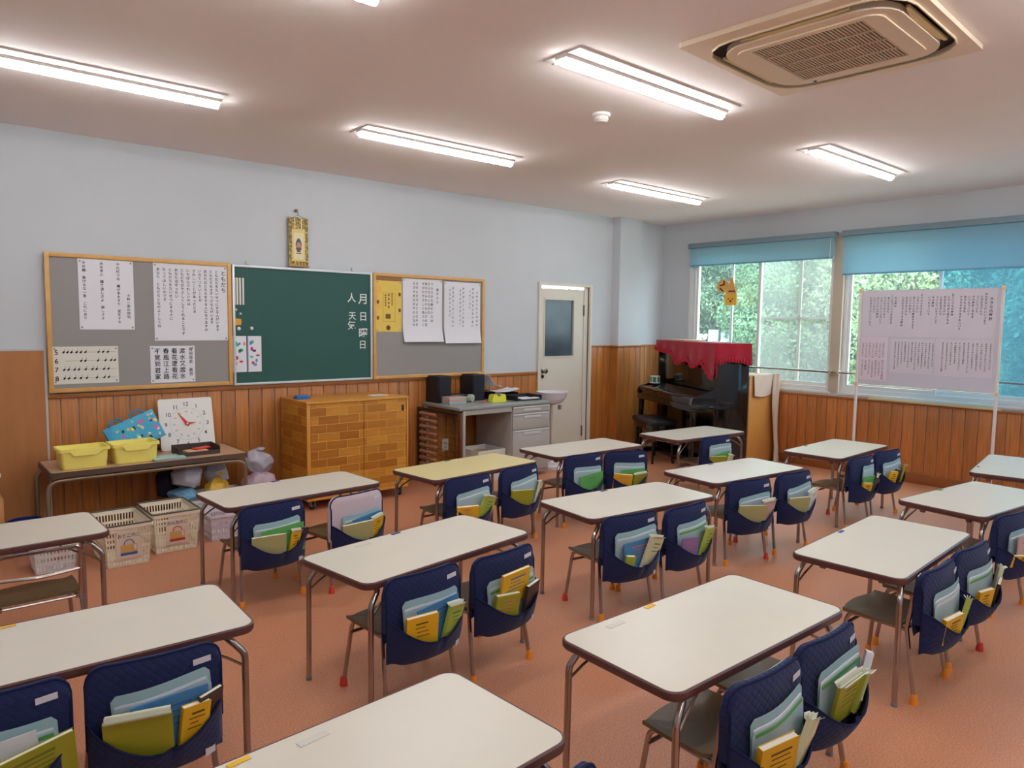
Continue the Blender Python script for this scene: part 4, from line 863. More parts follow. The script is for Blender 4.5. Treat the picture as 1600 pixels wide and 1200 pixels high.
# teaching clock
t = thing('teaching_clock', (1.60, 5.42, LZ+.002), 0, 'square white teaching clock with red hands leaning on the wall', 'clock')
Lc = RX(-.20); S_ = .37
a = M(Lc @ FRONT); a.prism(rrect(S_, S_, .016, 5), -.014, 0, T(0, S_/2, 0)); a.build('board', white_p, t)
a = M(Lc @ FRONT @ T(0, S_/2+.0, .0008)); nb = mat('navy_print', (52, 54, 84), rough=.6)
for h in range(1, 13):
    an = PI/2-h*PI/6
    for j, ch in enumerate(str(h)): put(a, ch, T(.143*math.cos(an)+(j-.5)*.019*(h > 9), .143*math.sin(an), 0), .040)
for k in range(60):
    an = k*PI/30; L_2 = .009 if k % 5 == 0 else .005; a.box((.115*math.cos(an), .115*math.sin(an), 0), (L_2, .0018, .0003), RZ(an))
a.build('numerals', nb, t, smooth=False)
a = M(Lc @ FRONT @ T(0, S_/2, .0008))
for h in range(12):
    an = h*PI/6
    for j, ch in enumerate(str((5*(3-h)) % 60 or 60)): put(a, ch, T(.088*math.cos(an)+(j-.5)*.009, .088*math.sin(an), 0), .017)
a.build('minute_numerals', mat('pale_grey_print', (150, 150, 156), rough=.7), t, smooth=False)
red = mat('red_plastic', (214, 46, 40), rough=.4)
for an, L_2, w_, z in ((PI/2+.63, .108, .022, .004), (.10, .062, .020, .007)):
    a = M(Lc @ FRONT @ T(0, S_/2, z) @ RZ(an)); a.prism([(-.018, -w_*.35), (0, -w_/2), (L_2*.8, -.003), (L_2, 0), (L_2*.8, .003), (0, w_/2), (-.018, w_*.35)], 0, .002); a.build('minute_hand' if L_2 > .1 else 'hour_hand', red, t)
a = M(Lc @ FRONT @ T(0, S_/2, 0)); a.lathe([(.007, .002), (.006, .012), (0, .013)], 14); a.build('hub', white_p, t)
# blue cloth bag with patches of colour
t = thing('cloth_bag', (1.115, 5.33, LZ+.002), 0, 'sky blue cloth bag with bright coloured patches leaning behind the yellow tubs', 'bag')
bm_ = mat('sky_blue_cloth', (84, 176, 210), rough=.8, spec=.2, noise=.06, nscale=8)
Lb = T(.0, 0, .004) @ RX(-.25) @ FRONT @ RZ(.38) 
def bagf(o): 
    def f(u, v):
        x, y = .34*u, .0+.205*v; e = (1-(2*u-1)**6)*(1-(2*v-1)**6); return (x, y, o*(.003+.024*max(0, e)**.5))
    return f
a = M(Lb); a.shell(bagf(1), bagf(-1), 20, 14); a.build('body', bm_, t)
a = M(Lb); a.shell(lambda u, v: (.0+.07*u, .015+.18*v, .028-.01*u), lambda u, v: (.0+.07*u, .015+.18*v, .0265-.01*u), 3, 6); a.build('flap', mat('azure_cloth', (66, 150, 196), rough=.8), t)
a = M(Lb)
for x0 in (.05, .19): a.tube(fillet([(x0, .198, .004), (x0+.005, .232, .0), (x0+.08, .232, .0), (x0+.085, .198, .004)], .03, 5), .0065, 6)
a.build('handle', mat('bright_blue_strap', (30, 130, 190), rough=.7), t)
pcs = {c: mat('patch_%d' % i, c, rough=.8, spec=.2) for i, c in enumerate(((232, 130, 90), (240, 216, 110), (220, 110, 170), (240, 190, 200), (60, 56, 80), (150, 210, 150), (238, 232, 220), (230, 200, 150)))}
ck = list(pcs)
for k in range(46):
    u, v = rnd.uniform(.1, .94), rnd.uniform(.08, .92); p = bagf(1)(u, v); c_ = rnd.choice(ck); r_ = rnd.uniform(.007, .014) * (1.25 if .3 < v < .65 else 1)
    a = M(Lb); a.lathe([(r_, p[2]+.0004), (r_*.9, p[2]+.0016)], 8, T(p[0], p[1], 0) @ RZ(rnd.uniform(0, 3)), rnd.uniform(.6, 1.2), rnd.uniform(.6, 1.2)); a.build('colour_patch', pcs[c_], t, smooth=False)
# document tray, envelopes, folders
t = thing('document_tray', (1.59, 5.24, LZ+.002), -.02, 'dark brown mesh document tray on the right of the low table', 'tray')
dk = mat('dark_brown_mesh', (72, 56, 52), rough=.6)
a = M(); a.bb(-.135, .135, -.10, .10, 0, .004); a.bb(-.135, -.130, -.10, .10, .004, .055); a.bb(.130, .135, -.10, .10, .004, .055); a.bb(-.13, .13, .095, .10, .004, .055); a.bb(-.13, .13, -.10, -.095, .004, .026); a.build('tray_body', dk, t, smooth=False)
o = M(T(1.58, 5.21, LZ+.007) @ RZ(.1)); o.bb(-.07, .07, -.05, .05, 0, .022, bev=.003); tag(o.build('envelope_stack', mat('buff_paper', (216, 180, 130), rough=.8)), 'stack of buff paper lying in the dark tray', 'paper')
o = M(T(1.63, 5.225, LZ+.0305) @ RZ(.35)); o.bb(-.065, .055, -.022, .03, 0, .010, bev=.002); tag(o.build('red_case', red), 'small red case on the buff paper in the dark tray', 'case')
for k, (dx, rz, c_, l) in enumerate(((0, .0, (150, 178, 176), 'lower grey-green folder lying between tubs and tray'), (-.012, .09, (172, 202, 198), 'upper pale green folder lying between tubs and tray'))):
    o = M(T(1.385+dx, 5.15, LZ+.0015+k*.0065) @ RZ(rz)); o.prism(rrect(.20, .135, .006, 3), 0, .006); tag(o.build('flat_folder', mat('flat_folder_%d' % k, c_, rough=.5)), l, 'folder', 'folders lying on the low table')

# plastic baskets
def basket(x, y, W_, D_, H_, cm_, lab, word=None, accent=None, rz=0, rim=None, sl=.0085, name='plastic_basket', k0=.88):
    t = thing(name, (x, y, .001), rz, lab, 'basket', 'white plastic baskets on the floor')
    n = 0
    def side(a, L, off, ax, sgn, parts):
        """slotted wall made of ribs and bands, tapering to the base"""
        pass
    a = M(); th = .003
    def wall(cx, cy, L, rot, off):
        # panel in local x (along), z up, tapers by k0 and leans inwards at the foot
        X = T(0, 0, 0) @ RZ(rot)
        def P_(u, z, o=0): 
            k = k0+(1-k0)*z/H_; return X @ Vector((u*L/2*k, -(off*k)+o, z))
        def quad(u0, u1, z0, z1):
            vs = [P_(u0, z0), P_(u1, z0), P_(u1, z1), P_(u0, z1), P_(u0, z0, th), P_(u1, z0, th), P_(u1, z1, th), P_(u0, z1, th)]
            a.raw([tuple(v) for v in vs], [(0, 1, 2, 3), (7, 6, 5, 4), (0, 4, 5, 1), (1, 5, 6, 2), (2, 6, 7, 3), (3, 7, 4, 0)])
        rows = [(.012, .030), (.045, .105), (.12, .17), (.185, .225)] if H_ > .2 else [(.015, .04), (.055, .085), (.10, .125)]
        rows = [(p, min(q, H_-.02)) for p, q in rows if p < H_-.03]
        zs = [0]+[v for r_ in rows for v in r_]+[H_]
        for i in range(0, len(zs)-1, 2): quad(-1, 1, zs[i], zs[i+1])
        ns = int(L/(2*sl))
        for p, q in rows:
            for k in range(ns):
                u0 = -1+2*k/ns; solid = abs(u0+1/ns) < .36 and word and rot == 0 and .035 < p < .2
                quad(u0, u0+(2/ns)*(1.001 if solid else .42), p, q)
            quad(.985, 1, p, q)
    wall(0, 0, W_, 0, D_/2); wall(0, 0, W_, PI, D_/2); wall(0, 0, D_, PI/2, W_/2); wall(0, 0, D_, -PI/2, W_/2)
    a.bb(-W_/2*k0, W_/2*k0, -D_/2*k0, D_/2*k0, 0, .004)
    a.build('body', cm_, t, smooth=False)
    a = M(); a.ring(rrect(W_+.014, D_+.014, .015, 4), rrect(W_-.008, D_-.008, .012, 4), H_-.014, H_+.004); a.build('rim', cm_, t)
    if rim:
        a = M(); a.tube([(p[0], p[1], H_+.008) for p in rrect(W_+.008, D_+.008, .02, 4)], .0055, 6, closed=True); a.build('handle', rim, t)
    if word:
        k = .955; yy = -(D_/2*k)-.0055
        pl = M(); pl.box((-.0, yy, H_*.52), (.135, .0015, .155), RX(.06)); lb = pl.build('picture_label', mat('clear_label', (232, 214, 196), rough=.6), t, smooth=False)
        a = M(); F_ = T(0, yy-.0015, H_*.52) @ RX(.06) @ FRONT
        for j, ch in enumerate(word): put(a, ch, F_ @ T((j-2)*.0245, .060, 0), .026)
        a.build('word', ink, lb, smooth=False)
        a = M(F_); a.box((0, -.022, 0), (.088, .056, .001)); a.build('drawn_bag', mat('drawn_bag_tan', (222, 178, 104), rough=.7), lb, smooth=False)
        a = M(F_); a.box((0, -.050, .0006), (.09, .016, .0006)); a.build('drawn_base', accent, lb, smooth=False)
        a = M(F_); a.tube([(.026*math.cos(q), .008+.028*math.sin(q), .0004) for q in [PI*k/12 for k in range(13)]], .0028, 5)
        a.build('drawn_handle', accent, lb)
        a = M(F_); a.box((.032, -.014, .0012), (.013, .028, .0004)); a.build('drawn_tag', paper, lb, smooth=False)
    return t
creamp = mat('cream_basket_plastic', (242, 230, 206), rough=.45); whitep = mat('white_basket_plastic', (220, 216, 214), rough=.45)
rimm = mat('grey_green_handle', (92, 92, 84), rough=.5)
basket(1.005, 4.79, .255, .41, .245, creamp, 'cream basket with blue bag picture, on the floor by the low table', 'おとこのこ', mat('label_blue', (62, 104, 168), rough=.7), .0, rimm)
basket(1.305, 4.885, .275, .37, .245, creamp, 'cream basket with red bag picture, right of the blue-bag one', 'おんなのこ', mat('label_red', (190, 60, 56), rough=.7), .0, rimm)
basket(.66, 4.84, .22, .20, .145, whitep, 'small white basket on the floor behind the leftmost table', rz=0, k0=.9)
basket(1.625, 4.90, .20, .28, .17, mat('lilac_white_plastic', (214, 204, 214), rough=.45), 'lilac-white basket on the floor beside the cream baskets', rz=0)
basket(1.70, 5.28, .46, .34, .20, whitep, 'wide white basket under the low table, heaped with plastic bags', rz=0, sl=.011)

# lumpy plastic bags
def blob(name, x, y, z, rx, ry, rz_, m_, lab, seed, cat='bag', knot=True, amp=.17):
    t = thing(name, (x, y, z), rnd.uniform(0, 1), lab, cat, 'tied plastic bags heaped under the low table')
    b = bmesh.new(); bmesh.ops.create_icosphere(b, subdivisions=5, radius=1); rr = random.Random(seed)
    ws = [(Vector((rr.gauss(0, 1), rr.gauss(0, 1), rr.gauss(0, 1))), rr.uniform(3, 15), rr.uniform(0, 6)) for _ in range(26)]
    pls = [(Vector((rr.gauss(0, 1), rr.gauss(0, 1), rr.gauss(0, 1))).normalized(), rr.uniform(.72, 1.0)) for _ in range(26)]
    for v in b.verts:
        d = v.co.normalized(); h = 0
        for w_, f_, p_ in ws: h += abs(math.sin(w_.dot(d)*f_*.35+p_))*.30/math.sqrt(f_)
        k = (1+amp*.8*(h-1.6)); k *= min([1.12]+[dd/max(.05, nn.dot(d)) for nn, dd in pls if nn.dot(d) > .3]); q = d*k; q.z = max(q.z, -.72); v.co = Vector((q.x*rx, q.y*ry, (q.z+.72)*rz_))
    a = M(); a._merge(b, I4); b.free(); a._end(); a.build('body', m_, t)
    if knot:
        a = M(); a.lathe([(.020, 0), (.009, .012), (.026, .030), (.030, .032), (.006, .02)], 9, T(.01, -.01, rz_*1.60) @ RX(.5), 1.3, .7); a.build('knot', m_, t)
bagw = translucent('white_film_bag', (206, 202, 214), .3); MC['x'] = bagw
bagw.node_tree.nodes['Principled BSDF'].inputs['Roughness'].default_value = .3
bagp = translucent('pink_film_bag', (220, 196, 210), .3); bagp.node_tree.nodes['Principled BSDF'].inputs['Roughness'].default_value = .35
blob('plastic_bag', 1.53, 5.25, .285, .105, .11, .095, bagw, 'white plastic bag on the left of the heap under the table', 1)
blob('plastic_bag', 1.70, 5.16, .20, .10, .09, .085, mat('yellow_print_bag', (214, 172, 66), rough=.35, noise=.25, nscale=9), 'yellow and white plastic bag in the middle of the heap', 2)
blob('plastic_bag', 1.76, 5.33, .275, .10, .09, .080, bagw, 'white plastic bag behind the yellow one, tied at the top', 3)
blob('plastic_bag', 2.075, 5.36, .285, .10, .10, .105, bagw, 'white plastic bag topmost at the right end of the heap', 4)
blob('plastic_bag', 2.075, 5.32, .145, .115, .12, .09, bagp, 'pinkish plastic bag second from top at the right end', 5, knot=False)
blob('plastic_bag', 2.075, 5.31, .002, .12, .13, .09, bagp, 'pinkish plastic bag on the floor at the right end', 6, knot=False)
blob('plastic_bag', 1.50, 5.22, .205, .085, .10, .05, mat('blue_film', (110, 166, 200), rough=.35, noise=.1), 'pale blue plastic bag low on the left of the heap', 7, knot=False)
blob('cloth_sack', 1.43, 5.38, .205, .07, .09, .13, mat('dark_navy_cloth', (34, 30, 52), rough=.9, noise=.3, nscale=30), 'dark navy cloth sack at the left rear of the heap', 8, knot=False)

# things at the far left
t = thing('blue_bin', (.585, 5.30, 0), 0, 'round dark blue plastic bin behind the leftmost table', 'bin')
blu = mat('deep_blue_plastic', (16, 44, 132), rough=.35)
a = M(); a.lathe([(.082, 0), (.096, .185), (.092, .185), (.078, .006), (0, .006)], 28); a.build('body', blu, t)
a = M(); a.lathe([(.094, .178), (.102, .180), (.102, .192), (.093, .194), (.092, .178)], 28); a.build('rim', blu, t)
t = thing('wooden_cabinet', (.125, 5.33, 0), 0, 'low wooden cabinet at the left edge, its side just visible', 'cabinet')
tanw = mat('tan_plywood', (196, 140, 84), rough=.4, noise=.08, nscale=4, stretch=(4, 4, 1))
a = M(); a.bb(-.34, .34, -.18, .20, .03, .375, bev=.004); a.build('body', tanw, t)
a = M(); a.bb(-.32, .32, -.16, .18, .001, .03); a.build('plinth', dark_brown, t)
for sx in (-1, 1):
    a = M(); a.bb(-.165+sx*.167, .165+sx*.167, -.194, -.1805, .05, .36, bev=.002); d_ = a.build('door', tanw, t); a = M(); a.lathe([(.009, 0), (.011, .014), (0, .018)], 12, T(sx*.03, -.1945, .28) @ RX(PI/2)); a.build('knob', chrome, d_)
t = thing('storage_box', (.28, 5.28, .377), 0, 'white box on the wooden cabinet at the left edge', 'box')
a = M(); a.bb(-.17, .17, -.11, .11, 0, .125, bev=.006); a.build('body', mat('bluish_white_box', (206, 214, 222), rough=.4), t)
a = M(); a.bb(-.18, .18, -.12, .12, .125, .15, bev=.006); a.build('lid', white_p, t)

# parquet cabinet on casters
bw = brick_wood('parquet_blocks'); edge_w = mat('honey_edge', (206, 142, 56), rough=.35, noise=.06, nscale=4, stretch=(4, 4, 1))
CX0, CX1, CY0, CY1, CZ0, CZ1 = 2.345, 3.24, 5.08, 5.555, .10, .84
t = thing('block_cabinet', ((CX0+CX1)/2, (CY0+CY1)/2, 0), 0, 'honey-coloured cabinet of small wooden blocks on casters below the chalkboard', 'cabinet')
hx, hy = (CX1-CX0)/2, (CY1-CY0)/2
a = M(); a.bb(-hx, hx, -hy+.012, hy, CZ0, CZ1-.02); a.build('body', bw, t, smooth=False)
a = M(); a.bb(-hx-.004, hx+.004, -hy-.004, hy, CZ1-.02, CZ1, bev=.003); a.bb(-hx-.001, -hx+.028, -hy-.002, -hy+.0115, CZ0, CZ1-.02, bev=.002); a.bb(hx-.016, hx+.001, -hy-.002, -hy+.0115, CZ0, CZ1-.02, bev=.002); a.bb(-hx, hx, -hy-.001, hy, CZ0-.022, CZ0, bev=.003); a.build('edging', edge_w, t)
for sx in (0, 1):
    a = M(); x0, x1 = ((-hx+.030, .030) if sx == 0 else (.034, hx-.018)); a.bb(x0, x1, -hy, -hy+.0115, CZ0+.002, CZ1-.022, bev=.0015); d_ = a.build('door', bw, t, smooth=False)
    if sx: a = M(); a.box((hx-.055, -hy-.002, CZ1-.095), (.022, .004, .05), bev=.0015); a.build('finger_pull', dark_brown, d_)
def casters(t, pts, h=.078, r=.028):
    for x, y in pts:
        a = M(); a.bb(x-.02, x+.02, y-.02, y+.02, h-.004, h); a.bb(x-.017, x-.013, y-.02, y+.024, r, h-.004); a.bb(x+.013, x+.017, y-.02, y+.024, r, h-.004); c_ = a.build('caster', grey_steel, t)
        a = M(); a.cyl((x, y+.006, r+.001), r, .02, 18, RY(PI/2)); a.build('wheel', black_pl, c_)
casters(t, [(-hx+.06, -hy+.05), (hx-.06, -hy+.05), (-hx+.06, hy-.06), (hx-.06, hy-.06)])
o = M(T(2.42, 5.33, CZ1+.001)); o.bb(-.055, .055, -.035, .035, 0, .014, bev=.003); o.bb(-.05, .05, -.03, .03, .015, .028, bev=.003); tag(o.build('blue_case', mat('translucent_blue', (44, 110, 190), rough=.25)), 'small blue plastic case on the left of the block cabinet', 'case')
o = M(T(3.05, 5.25, CZ1+.001) @ RZ(.1)); o.bb(-.07, .07, -.05, .05, 0, .002); tag(o.build('paper_sheet', paper), 'white sheet lying on the right of the block cabinet', 'paper')

# large bead abacus
t = thing('bead_abacus', (3.655, 5.23, 0), 0, 'tall dark-framed counting abacus with brown beads, leaning beside the grey desk', 'abacus')
df = mat('black_brown_frame', (40, 26, 22), rough=.4); rf = mat('reddish_frame', (96, 52, 32), rough=.4, noise=.1)
a = M(); a.bb(-.012, .012, .30, .335, .02, .675, bev=.003); a.build('far_post', df, t)
a = M(); a.bb(-.012, .012, -.335, -.295, .02, .675, bev=.003); a.build('near_post', rf, t)
a = M(); a.bb(-.012, .012, -.295, .30, .65, .675, bev=.003); a.build('top_rail', df, t)
a = M(); a.bb(-.012, .012, -.295, .30, .02, .05, bev=.003); a.build('bottom_rail', df, t)
for q in (.31, -.31): a = M(); a.bb(-.03, .03, q-.03, q+.03, .001, .02, bev=.003); a.build('foot', df, t)
bead = mat('brown_bead', (156, 98, 58), rough=.35, noise=.12, nscale=60)
for k in range(10):
    z = .622-k*.058; a = M(); a.tube([(0, -.295, z), (0, .30, z)], .0022, 6); rd = a.build('rod', chrome, t)
    for j in range(10): a = M(); a.lathe([(.005, -.0125), (.017, -.006), (.0215, 0), (.017, .006), (.005, .0125)], 12, T(0, .285-j*.026, z) @ RX(PI/2)); a.build('bead', bead, rd)

# grey steel desk
GX0, GX1, GY0, GY1, GZ = 3.70, 4.80, 4.99, 5.56, .715
t = thing('steel_desk', ((GX0+GX1)/2, (GY0+GY1)/2, 0), 0, 'grey steel office desk with three drawers on its right side, near the door', 'desk')
hx, hy = (GX1-GX0)/2, (GY1-GY0)/2
a = M(); a.bb(-hx, hx, -hy, hy, GZ-.03, GZ, bev=.006); a.build('desktop', mat('grey_vinyl_top', (150, 152, 146), rough=.3), t)
gst = mat('grey_beige_steel', (172, 166, 160), rough=.42)
a = M(); a.bb(-hx+.045, -hx+.072, -hy+.004, -hy+.03, .001, GZ-.031, bev=.002); a.build('leg', gst, t)
a = M(); a.bb(-hx+.01, -hx+.035, hy-.05, hy-.015, .001, GZ-.031, bev=.002); a.build('leg', gst, t)
a = M(); a.bb(-hx+.073, .06, -hy+.012, -hy+.03, GZ-.075, GZ-.031, bev=.002); a.build('centre_drawer', gst, t)
a = M(); a.bb(.065, hx-.012, -hy+.024, hy-.015, .03, GZ-.031, bev=.002); ped = a.build('pedestal', gst, t)
for z0, z1 in ((.618, .680), (.462, .612), (.06, .456)):
    a = M(); a.bb(.072, hx-.02, -hy+.010, -hy+.0235, z0, z1, bev=.002); d_ = a.build('drawer', gst, t)
    a = M(); a.bb(.075, hx-.023, -hy+.003, -hy+.0095, z1-.014, z1-.003, bev=.002); a.build('lip', mat('bright_lip', (206, 206, 206), rough=.4), d_)
    a = M(); zc = z1-.035 if z1-z0 > .1 else (z0+z1)/2-.006; a.bb(.072+.13, hx-.02-.11, -hy+.004, -hy+.0095, zc-.012, zc+.012, bev=.002); a.build('handle', mat('pale_handle', (196, 192, 184), rough=.4), d_)
# on the desk
def speaker(x, lab, yy=5.48):
    t = thing('loudspeaker', (x, yy, GZ+.001), 0, lab, 'loudspeaker', 'pair of black loudspeakers on the steel desk')
    a = M(); a.bb(-.072, .072, -.098, .10, 0, .245, bev=.003); a.build('cabinet', black_pl, t)
    a = M(); a.bb(-.066, .066, -.108, -.0985, .006, .239, bev=.004); a.build('grille', mat('dark_navy_grille', (30, 30, 42), rough=.9, bump=.3), t)
speaker(3.823, 'left black loudspeaker on the steel desk, at its back corner'); speaker(4.215, 'right black loudspeaker on the steel desk, beside the papers')
def disc_case(z, c_, lab, rz, dx=0):
    o = M(T(3.87+dx, 5.30, z) @ RZ(rz)); o.bb(-.095, .095, -.062, .062, 0, .015, bev=.002); tag(o.build('plastic_case', mat('case_%d%d' % (c_[0], c_[1]), c_, rough=.3)), lab, 'case', 'stacked cases on the steel desk')
disc_case(GZ+.001, (150, 186, 206), 'pale blue case, bottom of the stack before the left loudspeaker', .05)
disc_case(GZ+.017, (206, 150, 130), 'pinkish case second from bottom before the left loudspeaker', -.03)
disc_case(GZ+.033, (180, 176, 168), 'grey clear case third in the stack before the left loudspeaker', .03)
disc_case(GZ+.049, (206, 170, 156), 'salmon clear case, topmost before the left loudspeaker', -.06)
t = thing('tape_roll', (4.06, 5.30, GZ+.001), .4, 'roll of clear tape standing between the loudspeakers', 'tape'); a = M(T(0, 0, .037) @ RX(PI/2)); n_ = 24
a.ring([(.036*math.cos(2*PI*k/n_), .036*math.sin(2*PI*k/n_)) for k in range(n_)], [(.020*math.cos(2*PI*k/n_), .020*math.sin(2*PI*k/n_)) for k in range(n_)], -.022, .022); a.build('tape', mat('clear_tape', (176, 188, 168), rough=.3), t)
a = M(T(0, 0, .037) @ RX(PI/2)); a.ring([(.0195*math.cos(2*PI*k/n_), .0195*math.sin(2*PI*k/n_)) for k in range(n_)], [(.017*math.cos(2*PI*k/n_), .017*math.sin(2*PI*k/n_)) for k in range(n_)], -.023, .023); a.build('core', white_p, t)
o = M(T(4.02, 5.50, GZ+.001)); o.bb(-.11, .11, -.06, .05, 0, .06, bev=.006); tag(o.build('audio_unit', mat('silver_black_unit', (70, 70, 76), rough=.3)), 'low dark audio unit between the two loudspeakers', 'audio unit')
o = M(T(4.155, 5.22, GZ+.001)); o.lathe([(.022, 0), (.023, .008), (.010, .012), (0, .013)], 14, I4, 1, .7); tag(o.build('red_magnet', mat('coral_plastic', (226, 96, 70), rough=.4)), 'small coral red magnet on the steel desk', 'magnet')
t = thing('tape_dispenser', (4.27, 5.17, GZ+.001), -.1, 'yellow-green tape dispenser on the steel desk', 'tape dispenser'); a = M(T(0, .035, 0) @ FRONT)
a.prism([(-.078, 0), (.078, 0), (.074, .06), (.062, .074), (.03, .070), (.012, .052), (-.012, .052), (-.03, .074), (-.062, .070), (-.072, .05)], 0, .075); a.build('body', mat('lime_yellow_plastic', (222, 220, 70), rough=.35), t)
a = M(T(.0, -.002, .062) @ RX(PI/2)); a.lathe([(.030, -.014), (.030, .014)], 20); a.build('tape_reel', dark_bracket, t)
def letter_tray(x, y, z, w_, d_, h_, rz, lab):
    t = thing('letter_tray', (x, y, z), rz, lab, 'tray', 'black letter trays on the steel desk'); a = M()
    a.bb(-w_/2, w_/2, -d_/2, d_/2, 0, .003); a.bb(-w_/2, -w_/2+.004, -d_/2, d_/2, .003, h_); a.bb(w_/2-.004, w_/2, -d_/2, d_/2, .003, h_); a.bb(-w_/2+.004, w_/2-.004, d_/2-.004, d_/2, .003, h_); a.bb(-w_/2+.004, w_/2-.004, -d_/2, -d_/2+.004, .003, .012); a.build('tray_body', black_pl, t, smooth=False)
letter_tray(4.625, 5.21, GZ+.001, .30, .22, .045, -.05, 'front black letter tray at the right end of the steel desk')
letter_tray(4.52, 5.45, GZ+.001, .34, .20, .055, .0, 'rear black letter tray at the right end of the steel desk')
def sheets(x, y, z, w_, d_, rz, lab, curl, tilt=0):
    t = M(T(x, y, z) @ RZ(rz) @ RY(tilt)); f = lambda u, v, o=0: ((u-.5)*w_, (v-.5)*d_, o+curl*(2*u-1)**2+.006*math.sin(6*v))
    t.shell(lambda u, v: f(u, v, .006), lambda u, v: f(u, v, .004), 12, 5); tag(t.build('loose_papers', paper), lab, 'paper', 'loose papers on the steel desk')
sheets(4.52, 5.44, GZ+.063, .34, .21, -.08, 'curled white papers heaped in the rear black tray', .022, -.02)
sheets(4.40, 5.47, GZ+.145, .22, .19, .1, 'crumpled white sheet leaning against the right loudspeaker', .03, .55)
sheets(4.65, 5.21, GZ+.008, .24, .19, .0, 'grey-white papers lying in the front black tray', .001)
# cardboard box under the desk
t = thing('cardboard_box', (4.135, 5.22, .001), 0, 'open white cardboard box with paper under the steel desk', 'box')
a = M(); w_, d_, h_ = .32, .30, .29
a.bb(-w_/2, w_/2, -d_/2, d_/2, 0, .004); a.bb(-w_/2, -w_/2+.004, -d_/2, d_/2, .004, h_); a.bb(w_/2-.004, w_/2, -d_/2, d_/2, .004, h_); a.bb(-w_/2+.004, w_/2-.004, d_/2-.004, d_/2, .004, h_); a.bb(-w_/2+.004, w_/2-.004, -d_/2, -d_/2+.004, .004, h_)
a.build('carton', mat('white_card', (214, 210, 206), rough=.7), t, smooth=False)
a = M(); a.shell(lambda u, v: ((u-.5)*.305, (v-.5)*.285, .235+.02*math.sin(7*u+3*v)), lambda u, v: ((u-.5)*.305, (v-.5)*.285, .225+.02*math.sin(7*u+3*v)), 10, 8); a.build('paper_filling', mat('buff_filling', (196, 178, 130), rough=.8, noise=.2, nscale=30), t)

# wash basin on a stand
t = thing('basin_stand', (5.01, 5.20, 0), 0, 'white enamel wash bowl stand in front of the door', 'basin stand'); en = mat('white_enamel', (218, 214, 222), rough=.25)
a = M(); a.lathe([(.0, .640), (.05, .643), (.105, .668), (.140, .712), (.152, .758), (.163, .765), (.163, .772), (.147, .770), (.134, .716), (.10, .678), (.05, .654), (0, .652)], 32); a.build('bowl', en, t)
a = M(); a.lathe([(.135, 0), (.135, .028), (.12, .045), (.03, .055), (.022, .07)], 28); a.build('base', en, t)
a = M(); a.tube([(0, 0, .06), (0, 0, .638)], .016, 12); a.build('pole', mat('ivory_pole', (206, 196, 184), rough=.4), t)
a = M(); a.tube([(-.03, -.012, .635), (-.033, -.01, .5), (-.026, -.014, .35), (-.03, -.01, .12)], .007, 6); a.build('hose', mat('grey_hose', (160, 148, 138), rough=.5), t)
a = M(); a.box((.06, -.05, .615), (.03, .03, .05), bev=.005); a.build('tap_lever', grey_steel, t)

# ================================================================== PIANO CORNER
PR = math.radians(62)
t = thing('upright_piano', (6.05, 4.0, 0), PR, 'glossy black upright piano at an angle in the corner, closed keyboard lid', 'piano')
PL, PD, PH = 1.35, .355, 1.275; mask = dark_brown
a = M(); a.bb(0, .03, -PD, 0, .04, PH-.024, bev=.002); a.bb(PL-.03, PL, -PD, 0, .04, PH-.024, bev=.002); a.bb(.03, PL-.03, -PD, -PD+.03, .08, PH-.024); a.build('case', black_lac, t)
a = M(); a.bb(.03, PL-.03, -.06, -.02, .80, PH-.026, bev=.002); a.build('upper_panel', black_lac, t)
a = M(); a.bb(.03, PL-.03, -.09, -.06, .12, .64); a.build('lower_panel', black_lac, t)
a = M(); a.bb(-.012, PL+.012, -PD-.006, .012, PH-.022, PH, bev=.004); a.build('top_lid', black_lac, t)
a = M(); a.bb(.0, PL, -PD, .02, .001, .07, bev=.004); a.bb(0, .07, .02, .25, .001, .05, bev=.006); a.bb(PL-.07, PL, .02, .25, .001, .05, bev=.006); a.build('plinth', black_lac, t)
a = M(); a.bb(.0, PL, .002, .245, .615, .675, bev=.004); a.bb(.046, PL-.046, .215, .240, .6755, .735, bev=.003); a.build('key_bed', black_lac, t)
for x0 in (0, PL-.045):
    a = M(); o_ = [(0, .676), (.245, .676), (.25, .70), (.235, .745), (.20, .765), (.10, .80), (0, .825)]
    X = Matrix(((0, 0, 1, x0), (1, 0, 0, 0), (0, 1, 0, 0), (0, 0, 0, 1))); a.prism([(p+.001, q) for p, q in o_], 0, .045, X); a.build('arm', black_lac, t)
a = M(); X = Matrix(((0, 0, 1, .046), (1, 0, 0, 0), (0, 1, 0, 0), (0, 0, 0, 1))); a.prism([(.0, .70), (.213, .70), (.2135, .7355), (.236, .7355), (.234, .75), (.22, .757), (.17, .765), (.08, .785), (.0, .80)], 0, PL-.092, X); a.build('keyboard_lid', black_lac, t)
for x in (.035, PL-.035):
    a = M(); a.tube([(x, .215, .05), (x, .215, .30), (x, .205, .629)], [.022, .026, .034], 14); a.build('leg', black_lac, t)
for x in (PL/2-.09, PL/2, PL/2+.09): a = M(); a.box((x, .03, .06), (.02, .13, .008), RX(-.1), bev=.003); a.build('pedal', mat('brass', (200, 160, 80), rough=.25, metal=1), t)
